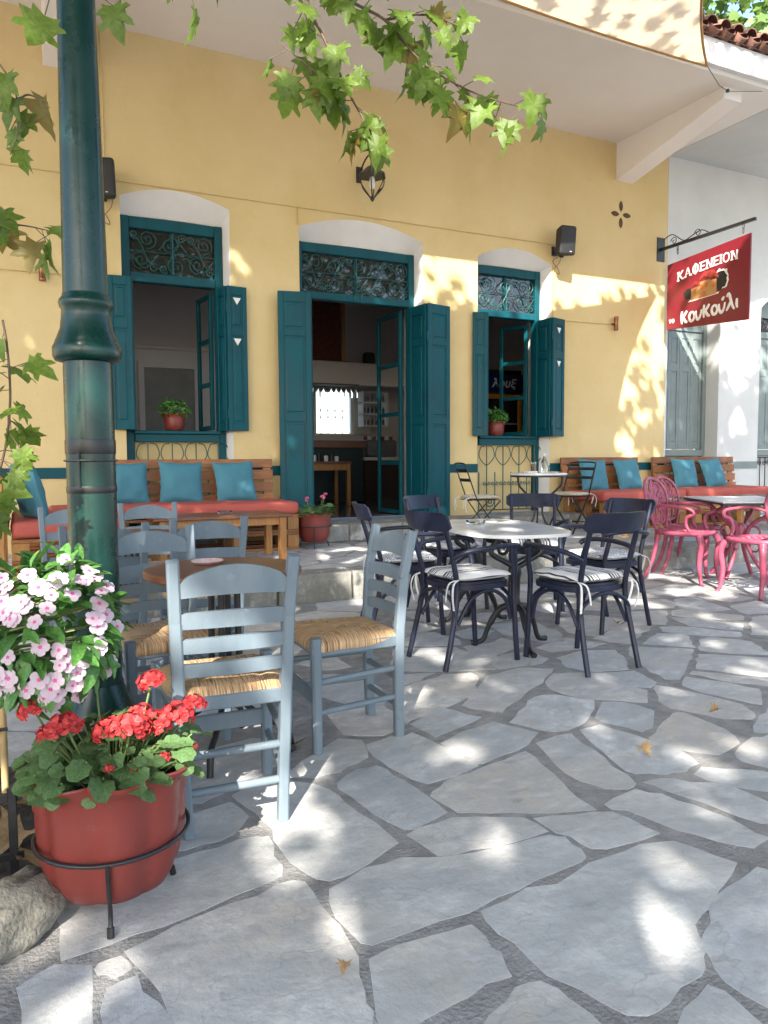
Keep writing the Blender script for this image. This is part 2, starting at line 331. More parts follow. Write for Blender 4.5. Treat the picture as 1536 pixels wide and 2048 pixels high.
STONES = [
[(1.024,-6.8),(1.345,-6.777),(1.617,-6.734),(1.72,-6.766),(1.779,-6.936),(1.608,-7.006),(1.488,-7.057),(1.416,-7.109),(1.369,-7.167),(1.316,-7.21),(1.19,-7.241),(1.125,-7.249),(1.091,-7.228),(1.058,-7.127),(1.021,-6.994),(1.01,-6.896)],
[(0.693,-6.843),(0.963,-6.842),(0.958,-6.906),(0.959,-6.958),(0.932,-7.035),(0.817,-7.037),(0.709,-7.057),(0.618,-7.071),(0.653,-6.957)],
[(0.719,-6.535),(0.966,-6.489),(1.09,-6.551),(1.279,-6.565),(1.414,-6.566),(1.441,-6.599),(1.434,-6.679),(1.384,-6.731),(1.14,-6.759),(0.982,-6.786),(0.833,-6.789),(0.714,-6.797),(0.697,-6.753),(0.684,-6.658)],
[(1.034,-6.367),(1.215,-6.345),(1.41,-6.443),(1.417,-6.548),(1.214,-6.542),(1.054,-6.516)],
[(1.442,-6.459),(1.687,-6.538),(1.714,-6.706),(1.508,-6.698),(1.47,-6.642),(1.448,-6.564)],
[(1.593,-7.027),(1.713,-6.999),(1.816,-6.971),(1.848,-7.035),(1.803,-7.186),(1.409,-7.42),(1.369,-7.347),(1.356,-7.245),(1.396,-7.18),(1.452,-7.115)],
[(0.844,-7.115),(0.931,-7.074),(0.986,-7.082),(1.002,-7.148),(1.012,-7.249),(0.924,-7.3),(0.78,-7.229),(0.779,-7.151)],
[(1.306,-7.25),(1.312,-7.31),(1.303,-7.409),(1.164,-7.419),(1.07,-7.334),(1.214,-7.28)],
[(0.191,-6.563),(0.383,-6.51),(0.596,-6.46),(0.66,-6.483),(0.654,-6.602),(0.664,-6.701),(0.657,-6.825),(0.626,-6.927),(0.62,-6.99),(0.576,-7.058),(0.281,-6.927),(0.25,-6.807)],
[(0.053,-6.53),(0.156,-6.517),(0.349,-6.484),(0.603,-6.419),(0.622,-6.371),(0.64,-6.194),(0.609,-6.179),(0.494,-6.196),(0.379,-6.209),(0.146,-6.147),(0.059,-6.228),(0.065,-6.395)],
[(0.134,-6.587),(0.173,-6.585),(0.185,-6.63),(0.152,-6.643),(0.128,-6.619)],
[(-0.035,-6.587),(0.04,-6.55),(0.109,-6.592),(0.093,-6.733),(0.1,-6.805),(-0.031,-6.741)],
[(0.139,-6.68),(0.202,-6.672),(0.22,-6.774),(0.239,-6.874),(0.12,-6.816)],
[(0.621,-5.869),(0.781,-5.8),(0.901,-5.915),(0.935,-6.099),(0.966,-6.249),(0.977,-6.403),(0.849,-6.461),(0.717,-6.495),(0.683,-6.434),(0.662,-6.272),(0.673,-6.103),(0.641,-5.968)],
[(0.84,-5.774),(0.947,-5.688),(1.144,-5.541),(1.221,-5.603),(1.161,-5.775),(1.019,-5.845),(0.924,-5.854),(0.851,-5.808)],
[(0.981,-5.937),(1.09,-5.861),(1.17,-5.861),(1.192,-6.025),(1.208,-6.297),(1.097,-6.329),(1.034,-6.332),(0.999,-6.193),(0.987,-6.044)],
[(1.225,-5.652),(1.354,-5.622),(1.447,-5.619),(1.47,-5.775),(1.502,-6.028),(1.372,-6.06),(1.259,-6.076),(1.224,-5.947),(1.203,-5.774)],
[(0.592,-5.446),(0.829,-5.382),(0.93,-5.48),(0.868,-5.669),(0.628,-5.813),(0.514,-5.873),(0.441,-5.852)],
[(0.499,-5.943),(0.602,-5.917),(0.619,-6.047),(0.549,-6.124),(0.455,-6.143),(0.363,-6.147),(0.393,-5.978)],
[(1.494,-5.513),(1.718,-5.396),(1.806,-5.587),(1.505,-5.698)],
[(1.502,-5.767),(1.65,-5.704),(1.821,-5.662),(1.909,-5.86),(1.785,-5.939),(1.533,-6.017),(1.514,-5.976)],
[(1.255,-6.144),(1.33,-6.101),(1.492,-6.062),(1.748,-5.995),(1.717,-6.124),(1.649,-6.41),(1.65,-6.499),(1.511,-6.445),(1.282,-6.326),(1.249,-6.314),(1.236,-6.211)],
[(1.839,-5.944),(2.009,-5.922),(2.02,-5.952),(1.912,-6.406),(1.854,-6.42),(1.788,-6.378),(1.758,-6.292),(1.772,-6.167)],
[(2.097,-5.904),(2.216,-5.9),(2.255,-6.107),(2.273,-6.317),(2.245,-6.375),(2.148,-6.404),(2.066,-6.391),(1.978,-6.338),(1.977,-6.27),(2.037,-6.067)],
[(2.292,-6.101),(2.604,-5.93),(2.65,-5.953),(2.633,-6.174),(2.555,-6.305),(2.381,-6.35),(2.319,-6.276),(2.285,-6.18)],
[(2.261,-5.813),(2.439,-5.665),(2.517,-5.72),(2.546,-5.872),(2.375,-6.019),(2.305,-6.034),(2.269,-5.913)],
[(1.886,-5.692),(2.2,-5.463),(2.301,-5.481),(2.408,-5.633),(2.316,-5.725),(2.113,-5.86),(1.98,-5.871),(1.936,-5.797)],
[(2.403,-5.283),(2.531,-5.192),(2.671,-5.243),(2.695,-5.506),(2.748,-5.622),(2.602,-5.763),(2.515,-5.672),(2.381,-5.555),(2.343,-5.399)],
[(1.894,-5.357),(2.07,-5.188),(2.191,-5.059),(2.424,-5.012),(2.581,-5.114),(2.295,-5.321),(1.927,-5.573),(1.842,-5.44)],
[(2.665,-5.281),(2.781,-5.299),(2.945,-5.342),(2.883,-5.547),(2.792,-5.592),(2.704,-5.511)],
[(2.851,-5.585),(2.901,-5.7),(2.975,-5.984),(2.919,-6.089),(2.839,-6.133),(2.736,-6.067),(2.657,-5.868),(2.683,-5.773)],
[(2.971,-5.647),(3.108,-5.546),(3.251,-5.86),(3.05,-6.022),(3.023,-5.945),(2.968,-5.769)],
[(1.708,-6.486),(1.89,-6.447),(1.933,-6.519),(1.958,-6.627),(1.983,-6.785),(1.992,-6.87),(1.893,-6.884),(1.834,-6.804),(1.776,-6.654),(1.746,-6.551)],
[(1.949,-6.415),(2.034,-6.422),(2.094,-6.497),(2.195,-6.582),(2.196,-6.714),(2.09,-6.838),(2.047,-6.789),(2.015,-6.608),(1.968,-6.503)],
[(2.165,-6.441),(2.245,-6.414),(2.344,-6.493),(2.424,-6.59),(2.297,-6.684),(2.196,-6.557)],
[(2.467,-6.372),(2.665,-6.289),(2.737,-6.302),(2.756,-6.429),(2.517,-6.561),(2.452,-6.518),(2.42,-6.432)],
[(2.722,-6.244),(2.916,-6.131),(3.078,-6.066),(3.045,-6.223),(2.81,-6.339)],
[(3.309,-4.93),(3.596,-5.154),(3.253,-5.397),(3.03,-5.564),(2.974,-5.516),(3.078,-5.265),(3.159,-5.078)],
[(3.538,-5.248),(3.811,-5.483),(3.732,-5.642),(3.479,-5.736),(3.278,-5.452)],
[(3.225,-5.487),(3.434,-5.77),(3.436,-5.881),(3.34,-5.868),(3.216,-5.678),(3.165,-5.517)],
[(3.417,-4.906),(3.721,-4.748),(3.854,-4.846),(3.637,-5.124)],
[(3.88,-4.61),(4.028,-4.686),(4.214,-4.972),(4.091,-5.057),(3.909,-4.905),(3.79,-4.722)],
[(4.186,-4.421),(4.314,-4.56),(4.443,-4.802),(4.272,-4.94),(4.074,-4.677)],
[(4.381,-4.254),(4.472,-4.261),(4.685,-4.607),(4.548,-4.717),(4.338,-4.573),(4.242,-4.376)],
[(3.817,-5.001),(3.942,-4.98),(4.058,-5.181),(3.946,-5.334),(3.867,-5.441),(3.703,-5.308),(3.608,-5.186)],
[(4.223,-5.037),(4.689,-4.683),(4.849,-4.692),(4.349,-5.161)],
[(4.75,-3.927),(4.952,-3.938),(4.786,-4.425),(4.553,-4.384),(4.503,-4.195)],
[(5.013,-3.922),(5.439,-3.787),(5.337,-4.188),(5.026,-4.209)],
[(4.909,-4.323),(5.293,-4.258),(5.048,-4.642),(4.75,-4.603)],
[(4.799,-3.503),(5.21,-3.386),(5.415,-3.436),(5.339,-3.734),(4.862,-3.842),(4.79,-3.705)],
[(4.074,-4.134),(4.338,-4.231),(3.959,-4.585),(3.808,-4.438)],
[(4.358,-3.721),(4.682,-3.892),(4.601,-4.076),(4.465,-4.175),(4.131,-4.083)],
[(4.955,-3.251),(5.257,-3.109),(5.249,-3.348),(4.819,-3.46)],
[(2.679,-5.104),(2.747,-4.937),(2.972,-4.884),(3.168,-4.96),(3.022,-5.192),(2.935,-5.298),(2.706,-5.243)],
[(3.259,-4.657),(3.795,-4.397),(3.857,-4.565),(3.355,-4.874),(3.275,-4.778)],
[(2.788,-4.688),(3.109,-4.58),(3.231,-4.81),(3.017,-4.832),(2.798,-4.82)],
[(2.337,-4.886),(2.501,-4.741),(2.702,-4.746),(2.69,-4.931),(2.584,-4.99),(2.321,-4.984)],
[(2.41,-4.596),(2.743,-4.391),(2.754,-4.618),(2.472,-4.725),(2.35,-4.848)],
[(2.895,-4.033),(3.226,-4.066),(3.167,-4.431),(3.023,-4.648),(2.896,-4.583),(2.814,-4.31)],
[(3.408,-4.09),(3.712,-4.1),(3.839,-4.35),(3.294,-4.617),(3.223,-4.46)],
[(3.011,-3.659),(3.352,-3.758),(3.206,-3.912),(2.982,-3.975),(2.869,-3.881)],
[(5.57,-2.667),(5.919,-2.706),(5.905,-2.989),(5.432,-3.265),(5.351,-2.966)],
[(6.469,-2.526),(7.203,-2.576),(6.761,-3.157),(6.017,-3.321),(6.07,-2.934)],
[(1.588,-5.19),(1.667,-5.05),(1.997,-4.932),(2.143,-4.976),(2.119,-5.084),(1.966,-5.281),(1.821,-5.357),(1.576,-5.459),(1.476,-5.512),(1.492,-5.395)],
[(1.779,-4.759),(2.011,-4.312),(2.359,-4.471),(2.347,-4.748),(2.294,-4.974),(2.067,-4.89)],
[(2.052,-4.211),(2.31,-4.036),(2.442,-4.057),(2.474,-4.301),(2.413,-4.418),(2.187,-4.342)],
[(2.408,-4.476),(2.636,-4.47),(2.344,-4.951),(2.342,-4.71)],
[(1.823,-5.405),(2.084,-5.18),(2.239,-5.056),(2.12,-5.307),(1.899,-5.557),(1.831,-5.455)],
[(1.647,-5.04),(1.768,-4.815),(1.976,-4.891),(1.829,-4.965)],
[(2.553,-4.115),(2.717,-4.053),(2.817,-4.203),(2.618,-4.331),(2.527,-4.284)],
[(2.353,-3.604),(2.478,-3.723),(2.55,-3.967),(2.312,-4.013),(2.102,-4.131)],
[(2.549,-3.359),(2.711,-3.382),(2.685,-3.776),(2.549,-3.786),(2.529,-3.584)],
[(1.428,-4.642),(1.577,-4.748),(1.589,-5.011),(1.504,-5.22),(1.373,-5.212),(1.292,-4.99)],
[(1.222,-5.17),(1.36,-5.24),(1.495,-5.239),(1.478,-5.409),(1.434,-5.55),(1.314,-5.585),(1.179,-5.498),(1.216,-5.276)],
[(1.581,-4.246),(1.626,-4.342),(1.616,-4.579),(1.458,-4.563),(1.369,-4.386)]]

# ================================================================== ground and paving
def inside(p, poly):
    x, y = p; c = False; n = len(poly)
    for i in range(n):
        x1, y1 = poly[i]; x2, y2 = poly[i-1]
        if (y1 > y) != (y2 > y) and x < (x2-x1)*(y-y1)/(y2-y1)+x1: c = not c
    return c
def area(p): return .5*sum(p[i-1][0]*p[i][1]-p[i][0]*p[i-1][1] for i in range(len(p)))
def clip_cell(p, others, poly):
    for q in others:
        mx, my = (p[0]+q[0])/2, (p[1]+q[1])/2; nx, ny = q[0]-p[0], q[1]-p[1]; out = []
        for i in range(len(poly)):
            a = poly[i-1]; b = poly[i]
            da = (a[0]-mx)*nx+(a[1]-my)*ny; db = (b[0]-mx)*nx+(b[1]-my)*ny
            if (da <= 0) != (db <= 0):
                t = da/(da-db); out.append((a[0]+(b[0]-a[0])*t, a[1]+(b[1]-a[1])*t))
            if db <= 0: out.append(b)
        poly = out
        if len(poly) < 3: return None
    return poly
def shrink(poly, d):
    cx = sum(p[0] for p in poly)/len(poly); cy = sum(p[1] for p in poly)/len(poly); out = []
    for x, y in poly:
        L = math.hypot(x-cx, y-cy)
        if L < d*1.8: return None
        k = 1-d/L; out.append((cx+(x-cx)*k, cy+(y-cy)*k))
    return out
def rough_outline(poly, amp, step):
    """chip the outline: subdivide each edge and push the points about, corners rounded a little"""
    out = []; n = len(poly)
    for i in range(n):
        a = poly[i]; b = poly[(i+1) % n]; L = math.hypot(b[0]-a[0], b[1]-a[1]); k = max(2, min(7, int(L/step)+1))
        for j in range(k):
            t = (j+(.22 if j == 0 else 0))/k
            if j == 0:
                out.append((b[0]*(1-.12/k)*0+a[0]+(b[0]-a[0])*.10/k, a[1]+(b[1]-a[1])*.10/k))
                continue
            x = a[0]+(b[0]-a[0])*t; y = a[1]+(b[1]-a[1])*t
            h = mnoise.noise(Vector((x*9, y*9, 3)))*amp+mnoise.noise(Vector((x*31, y*31, 8)))*amp*.5
            out.append((x-(b[1]-a[1])/L*h, y+(b[0]-a[0])/L*h))
    return out
def slab(name, poly, top, m, parent, depth=.03, amp=.026, step=.085, ch=.0004):
    if area(poly) < 0: poly = poly[::-1]
    o = rough_outline(poly, amp, step); cx = sum(p[0] for p in o)/len(o); cy = sum(p[1] for p in o)/len(o)
    n = len(o); tx = ty = 0
    def zz(p): return (p[0]-cx)*tx+(p[1]-cy)*ty
    inn = []
    for x, y in o:
        L = math.hypot(x-cx, y-cy) or 1; inn.append((x-(x-cx)/L*ch*1.4, y-(y-cy)/L*ch*1.4))
    v = [(x-cx, y-cy, zz((x, y))) for x, y in inn]+[(x-cx, y-cy, zz((x, y))-ch) for x, y in o]+[(x-cx, y-cy, -depth) for x, y in o]
    f = [tuple(range(n))]+[(i, n+i, n+(i+1) % n, (i+1) % n) for i in range(n)]+[(n+i, 2*n+i, 2*n+(i+1) % n, n+(i+1) % n) for i in range(n)]
    me = bpy.data.meshes.new(name); me.from_pydata(v, [], f); me.materials.append(m)
    bm = bmesh.new(); bm.from_mesh(me); bmesh.ops.recalc_face_normals(bm, faces=bm.faces); bm.to_mesh(me); bm.free()
    return link(name, me, parent, (cx, cy, top+random.uniform(-.0002, .0005)))

mb = MB(); mb.add([(-60, -60, 0), (60, -60, 0), (60, 60, 0), (-60, 60, 0)], [(0, 1, 2, 3)])
plaza = mb.build('plaza_ground', M['mortar'], loc=(0, 0, .0102)); tag(plaza, 'grey mortar bed of the crazy paved plaza', 'ground', kind='structure')
for p in STONES: slab('paving_stone', shrink([(x, y) for x, y in p], -.011), .0006, M['stone'], plaza)
samples = []
for p in STONES:
    n = len(p)
    for i in range(n):
        a = p[i-1]; b = p[i]; k = max(1, int(math.hypot(b[0]-a[0], b[1]-a[1])/.09))
        for j in range(k): samples.append((a[0]+(b[0]-a[0])*j/k, a[1]+(b[1]-a[1])*j/k))
def fill_stones(x0, x1, y0, y1, sp, avoid, samp, top, m, parent, gap, name='paving_stone', squash=1.0, ok=None):
    seeds = []; rnd = random.Random(5); j = 0; y = y0-sp
    while y < y1+sp:
        x = x0-sp+(.5*sp if j % 2 else 0)
        while x < x1+sp:
            p = (x+rnd.uniform(-.33, .33)*sp, y+rnd.uniform(-.33, .33)*sp*squash)
            if not any(inside(p, a) for a in avoid) and (not samp or min((p[0]-s[0])**2+(p[1]-s[1])**2 for s in samp) > (sp*.2)**2): seeds.append(p)
            x += sp*1.12
        y += sp*.9*squash; j += 1
    n = 0
    for p in seeds:
        if not (x0 < p[0] < x1 and y0 < p[1] < y1) or (ok and not ok(p)): continue
        near = sorted(((q[0]-p[0])**2+(q[1]-p[1])**2, q) for q in seeds+samp if q != p and abs(q[0]-p[0]) < 2.2*sp and abs(q[1]-p[1]) < 2.2*sp)
        c = clip_cell(p, [q for _, q in near[:60]], [(max(x0, p[0]-sp), max(y0, p[1]-sp)), (min(x1, p[0]+sp), max(y0, p[1]-sp)), (min(x1, p[0]+sp), min(y1, p[1]+sp)), (max(x0, p[0]-sp), min(y1, p[1]+sp))])
        if not c: continue
        q = []
        for a in c:
            if not q or math.hypot(a[0]-q[-1][0], a[1]-q[-1][1]) > .05: q.append(a)
        if len(q) < 3 or abs(area(q)) < .012: continue
        q = shrink(q, gap)
        if q: slab(name, q, top, m, parent); n += 1
    return n
n1 = fill_stones(-1.6, 9.6, -8.6, -2.72, .5, STONES, samples, .0006, M['stone'], plaza, .014, ok=lambda p: p[0] < 1.2*(p[1]+8.35)+2.5)

# raised terrace in front of the cafe, its kerb and the door step
mb = MB(); mb.box(-4, 14, -2.63, .4, -.3, .2294)
terr = mb.build('terrace', M['mortar']); tag(terr, 'raised stone paved terrace along the cafe front', 'terrace', kind='structure')
fill_stones(-1.4, 11, -2.42, -.02, .46, [], [], .23, M['stone'], terr, .016, ok=lambda p: not (2.7 < p[0] < 6.6 and p[1] > -.45) and p[0] < 1.2*(p[1]+8.35)+1.6)
x = -1.6; k = 0
rk = random.Random(3)
while x < 11:
    L = rk.uniform(.42, .85); mb = MB()
    mb.box(x+.008, x+L-.008, -2.69+rk.uniform(-.012, .012), -2.40, -.05, .236+rk.uniform(-.006, .004), c=.016)
    # break the front face a little
    mb.v = [(a, b+(mnoise.noise(Vector((a*7, c_*9, 2)))*.02), c_) for a, b, c_ in mb.v]
    mb.build('kerb_stone', M['kerbstone'], terr); x += L
step = MB(); step.box(2.66, 6.66, -.57, .42, .2, .395)
stp = step.build('door_step', M['mortar']); tag(stp, 'long low stone step below the cafe door', 'step', kind='structure')
x = 2.64
for i in range(6):
    L = 4.06/6; mb = MB(); mb.box(x+.004, x+L-.004, -.6, -.02, .24, .43, c=.012); mb.build('step_stone', M['kerbstone'], stp); x += L

# ================================================================== the yellow cafe house
house = thing('cafe_house', 'ochre yellow cafe house with teal shutters and arched openings', 'building', (4.3, 0, 0))
HO = Vector((-4.3, 0, 0))
class HB(MB):
    """mesh in world coordinates, stored relative to the house root"""
    def build(s, name, m, parent=None, smooth=None, root=None, fix=True):
        root = root or house; off = root.location
        s.v = [(a-off.x, b-off.y, c-off.z) for a, b, c in s.v]
        return MB.build(s, name, m, parent or root, smooth, fix=fix)
WTOP = 5.53
OPEN = [dict(x0=1.04, x1=2.18, sp=3.88, ap=4.0, f0=1.06, f1=2.14, ft=3.74, gt=3.62, tb=3.06, tt=3.16, sill=1.48, door=False),
        dict(x0=2.98, x1=4.59, sp=3.81, ap=3.97, f0=3.0, f1=4.56, ft=3.70, gt=3.59, tb=3.05, tt=3.14, sill=None, door=True),
        dict(x0=5.39, x1=6.56, sp=3.74, ap=3.90, f0=5.42, f1=6.51, ft=3.69, gt=3.58, tb=3.03, tt=3.12, sill=1.46, door=False)]
FY = .2
def arch_pts(x0, x1, sp, ap, n=14):
    return [(x0+(x1-x0)*i/n, sp+(ap-sp)*(1-(2*i/n-1)**2)) for i in range(n+1)]
wall = HB(); rev = HB()
xs = -7.0
for o in OPEN:
    wall.add([(xs, 0, .15), (o['x0'], 0, .15), (o['x0'], 0, WTOP), (xs, 0, WTOP)], [(0, 1, 2, 3)])
    A = arch_pts(o['x0'], o['x1'], o['sp'], o['ap'])
    v = [(x, 0, z) for x, z in A]+[(o['x1'], 0, WTOP), (o['x0'], 0, WTOP)]
    wall.add(v, [tuple(range(len(v)))])
    B = arch_pts(o['f0'], o['f1'], o['ft'], o['ft']+.012)
    outer = [(o['x0'], .42)]+A+[(o['x1'], .42)]; inner = [(o['f0'], .42)]+B+[(o['f1'], .42)]
    n = len(outer); v = [(x, 0, z) for x, z in outer]+[(x, FY, z) for x, z in inner]
    rev.add(v, [(i, i+1, n+i+1, n+i) for i in range(n-1)])
    xs = o['x1']
wall.add([(xs, 0, .15), (8.66, 0, .15), (8.66, 0, WTOP), (xs, 0, WTOP)], [(0, 1, 2, 3)])
wall.add([(8.66, 0, .15), (8.66, .5, .15), (8.66, .5, WTOP), (8.66, 0, WTOP)], [(0, 1, 2, 3)])
wall.build('front_wall', M['yellow'], fix=False); rev.build('white_reveal', M['white'], fix=False, smooth=35)
# dado band, in the stretches the photo shows
db = HB()
for a, b in ((-7, 1.04), (2.18, 2.98), (4.59, 5.39), (6.56, 8.66)): db.box(a+.001, b-.001, -.018, .001, .98, 1.09, c=.004)
db.build('dado_band', M['teal'])
# soffit slab, beams, fascia, roof
sf = HB(); sf.box(-7, 8.66, -1.95, .05, WTOP, 5.58); sf.build('eave_soffit', M['soffit'])
fa = HB(); fa.box(-7, 8.66, -2.02, -1.951, 5.575, 5.86, c=.006); fa.build('fascia', M['white'])
for x0 in (.36, 7.67, -6.2):
    b = HB(); x1 = x0+.3
    v = [(x0, -.001, 5.02), (x1, -.001, 5.02), (x1, -.001, WTOP-.001), (x0, -.001, WTOP-.001), (x0, -1.78, 5.40), (x1, -1.78, 5.40), (x1, -1.78, WTOP-.001), (x0, -1.78, WTOP-.001)]
    b.add(v, [(0, 1, 2, 3), (4, 7, 6, 5), (0, 4, 5, 1), (1, 5, 6, 2), (3, 2, 6, 7), (0, 3, 7, 4)]); b.build('eave_beam', M['soffit'])
rf = HB(); rf.add([(-7, -2.06, 5.865), (8.66, -2.06, 5.865), (8.66, 3.2, 7.8), (-7, 3.2, 7.8), (8.66, 8, 5.9), (-7, 8, 5.9)], [(0, 1, 2, 3), (3, 2, 4, 5)])
roof = rf.build('roof', M['tile'])
SL = math.atan2(1.935, 5.26)
tm = MB()
for i, nseg in ((0, 1),):
    n = 8; pts0 = []; pts1 = []
    for j in range(n+1):
        a = PI*j/n; pts0.append((.088*math.cos(a), 0, .07*math.sin(a))); pts1.append((.072*math.cos(a), .45, .06*math.sin(a)))
    inn0 = [(x*.84, 0, z*.84) for x, y, z in pts0]
    tm.add(pts0+pts1+inn0, [(j, j+1, n+2+j, n+1+j) for j in range(n)]+[(j, 2*n+2+j, 2*n+3+j, j+1) for j in range(n)])
tme = bpy.data.meshes.new('roof_tile'); tme.from_pydata(tm.v, [], tm.f); tme.materials.append(M['tile'])
tme.polygons.foreach_set('use_smooth', [True]*len(tme.polygons))
def tile_row(root, roofp, xa, xb, rows, rnd):
    off = root.location
    for r in range(rows):
        x = xa
        while x < xb:
            for up_ in (0, 1):
                t = link('roof_tile', tme, roofp)
                d = r*.36
                t.location = (x+(.105 if up_ else 0)-off.x, -2.12+d*math.cos(SL)+(.03 if up_ else 0), 5.90+d*math.sin(SL)+(0.02 if not up_ else .075) )
                t.rotation_euler = (SL, 0 if not up_ else PI, 0) if up_ else (SL, 0, 0)
                if up_: t.location.z -= .02
                else: t.location.z += .03
            x += .21
tile_row(house, roof, 5.6, 8.6, 2, None)

def leafboard(root, p0, p1, z0, z1, panels, m, tri=False, t=.035, name='shutter'):
    """one shutter leaf from plan point p0 to p1: stiles and rails, sunk panels with a raised field"""
    p0 = Vector((p0[0], p0[1], 0)); p1 = Vector((p1[0], p1[1], 0)); w_ = (p1-p0).length; d = (p1-p0).normalized(); nrm = Vector((d.y, -d.x, 0))
    h = z1-z0; X = Matrix(((d.x, nrm.x, 0, p0.x-root.location.x), (d.y, nrm.y, 0, p0.y-root.location.y), (0, 0, 1, z0), (0, 0, 0, 1)))
    st = min(.062, w_*.2); f = MB()
    f.box(0, st, -t/2, t/2, 0, h, c=.004, M=X); f.box(w_-st, w_, -t/2, t/2, 0, h, c=.004, M=X)
    zs = [0]+[z*h for pr in panels for z in pr]+[h]
    for i in range(0, len(zs), 2): f.box(st-.001, w_-st+.001, -t/2+.0015, t/2-.0015, zs[i], zs[i+1], c=.004, M=X)
    sh = f.build(name, m, root)
    for a, b in panels:
        q = MB(); q.box(st-.002, w_-st+.002, -.006, .006, a*h-.002, b*h+.002, M=X)
        x0, x1, q0, q1 = st+.02, w_-st-.02, a*h+.022, b*h-.022
        if x1-x0 > .02:
            for s_ in (-1, 1):
                y = s_*.006; yy = s_*.0125; e = .012
                q.add([(x0, y, q0), (x1, y, q0), (x1, y, q1), (x0, y, q1), (x0+e, yy, q0+e), (x1-e, yy, q0+e), (x1-e, yy, q1-e), (x0+e, yy, q1-e)],
                      [(0, 1, 5, 4), (1, 2, 6, 5), (2, 3, 7, 6), (3, 0, 4, 7), (4, 5, 6, 7)], M=X)
        q.build('panel', m, sh)
        if tri:
            q = MB(); c = w_/2; zt = b*h-.03
            q.prism([(c-.045, zt), (c+.045, zt), (c, zt-.075)], -.0145, .0145); q.v = [tuple(X @ Vector(p)) for p in q.v]
            q.build('painted_light_triangle', M['offwhite'], sh)  # solid pale triangle, its colour stands in for light through a cutout
    hg = MB()
    for zf in (.12, .85): hg.tube([X @ Vector((0, 0, zf*h-.05)), X @ Vector((0, 0, zf*h+.05))], .012, 8)
    hg.build('hinge', m, sh, smooth=40)
    return sh
def transom_scrolls(g, x0, x1, z0, z1, y, r=.0055):
    w_ = x1-x0; h = z1-z0; n = max(3, round(w_/(h*.62))); cw = w_/n
    g.tube([(x0, y, (z0+z1)/2), (x1, y, (z0+z1)/2)], r, 6); g.tube([((x0+x1)/2, y, z0), ((x0+x1)/2, y, z1)], r, 6)
    for i in range(n):
        for j in (0, 1):
            cx = x0+(i+.5)*cw; cz = z0+(j+.5)*h/2; s_ = 1 if (i+j) % 2 else -1; R = min(cw, h/2)*.46
            g.tube(scroll(cx+s_*cw*.12, cz+(.02 if j else -.02)*s_, R, 90*s_+(180 if j else 0), 1.9, y, 30, s_, .1), r, 6)
            g.tube(scroll(cx-s_*cw*.33, cz+(1 if j else -1)*h*.13, R*.5, -40*s_, 1.4, y, 20, -s_, .15), r*.9, 5)
        a = x0+i*cw; sg = 1 if i % 2 else -1; mid = (z0+z1)/2
        g.tube(smooth_path([(a, y, mid-sg*h*.4), (a+cw*.35, y, mid-sg*h*.22), (a+cw*.65, y, mid+sg*h*.22), (a+cw, y, mid+sg*h*.4)], 6), r, 6)
        g.tube(smooth_path([(a, y, mid+sg*h*.06), (a+cw*.5, y, mid+sg*h*.40), (a+cw, y, mid+sg*h*.06)], 6), r*.9, 5)
for k, o in enumerate(OPEN):
    fr = HB(); f0, f1 = o['f0']+.002, o['f1']-.002; y0, y1 = FY-.03, FY+.07; jw = .085 if not o['door'] else .075
    fr.box(f0, f0+jw, y0, y1, .435, o['ft'], c=.006); fr.box(f1-jw, f1, y0, y1, .435, o['ft'], c=.006)
    fr.box(f0+jw, f1-jw, y0+.004, y1, o['gt'], o['ft']-.002, c=.006); fr.box(f0+jw, f1-jw, y0-.006, y1, o['tb'], o['tt'], c=.008)
    mid = (f0+f1)/2; fr.box(mid-.02, mid+.02, FY+.02, FY+.06, o['tt'], o['gt'])
    frame = fr.build('door_frame' if o['door'] else 'window_frame', M['teal'])
    pn = HB(); pn.box(f0+jw, f1-jw, FY+.036, FY+.042, o['tt'], o['gt']); pn.build('transom_pane', M['glassdark'], frame)
    gr = HB(); transom_scrolls(gr, f0+jw, f1-jw, o['tt']+.01, o['gt']-.01, FY-.012); gr.build('transom_grille', M['iron'], frame, smooth=60)
    if not o['door']:
        s_ = HB(); s_.box(f0+jw-.01, f1-jw+.01, FY-.10, FY+.2, o['sill']-.035, o['sill'], c=.006); s_.box(f0+jw, f1-jw, FY-.06, FY+.08, o['sill']-.12, o['sill']-.036, c=.005)
        s_.build('window_sill', M['teal'], frame)
        ip = HB(); ip.box(f0+jw, f1-jw, FY+.03, FY+.09, .43, o['sill']-.12); ip.build('parapet_panel', M['yellow'], frame)
        rl = HB(); x0, x1 = f0+jw, f1-jw; zt = o['sill']-.125; zb = .47; y = FY-.045; n = 7; dx = (x1-x0)/n; r = .0075
        rl.tube([(x0, y, zb), (x1, y, zb)], r, 6)
        for i in range(n+1):
            x = min(max(x0+i*dx, x0+.008), x1-.008); big = i % 2 == 1
            rl.tube([(x, y, zb), (x, y, zt if big else zt-.36)], r, 6)
            if big:
                for s2 in (-1, 1):
                    rl.tube(smooth_path([(x, y, zt-.27), (x+s2*dx*.45, y, zt-.23), (x+s2*dx*.93, y, zt-.14), (x+s2*dx*.7, y, zt-.03), (x+s2*dx*.2, y, zt-.008)], 5), r*.8, 6)
            if 0 < i < n:
                for s2 in (-1, 1): rl.tube(scroll(x+s2*.034, y*0+zb+.36, .03, 180 if s2 > 0 else 0, 1.3, y, 16, s2), r*.7, 5)
        for s2 in (-1, 1): rl.tube(scroll(mid+s2*.28, zb+.11, .085, 90, 1.8, y, 26, s2), r, 6)
        rl.build('window_railing', M['iron'], frame, smooth=60)
PW = [(.05, .66), (.72, .94)]; PD = [(.05, .44), (.475, .81), (.84, .955)]
T = M['teal']
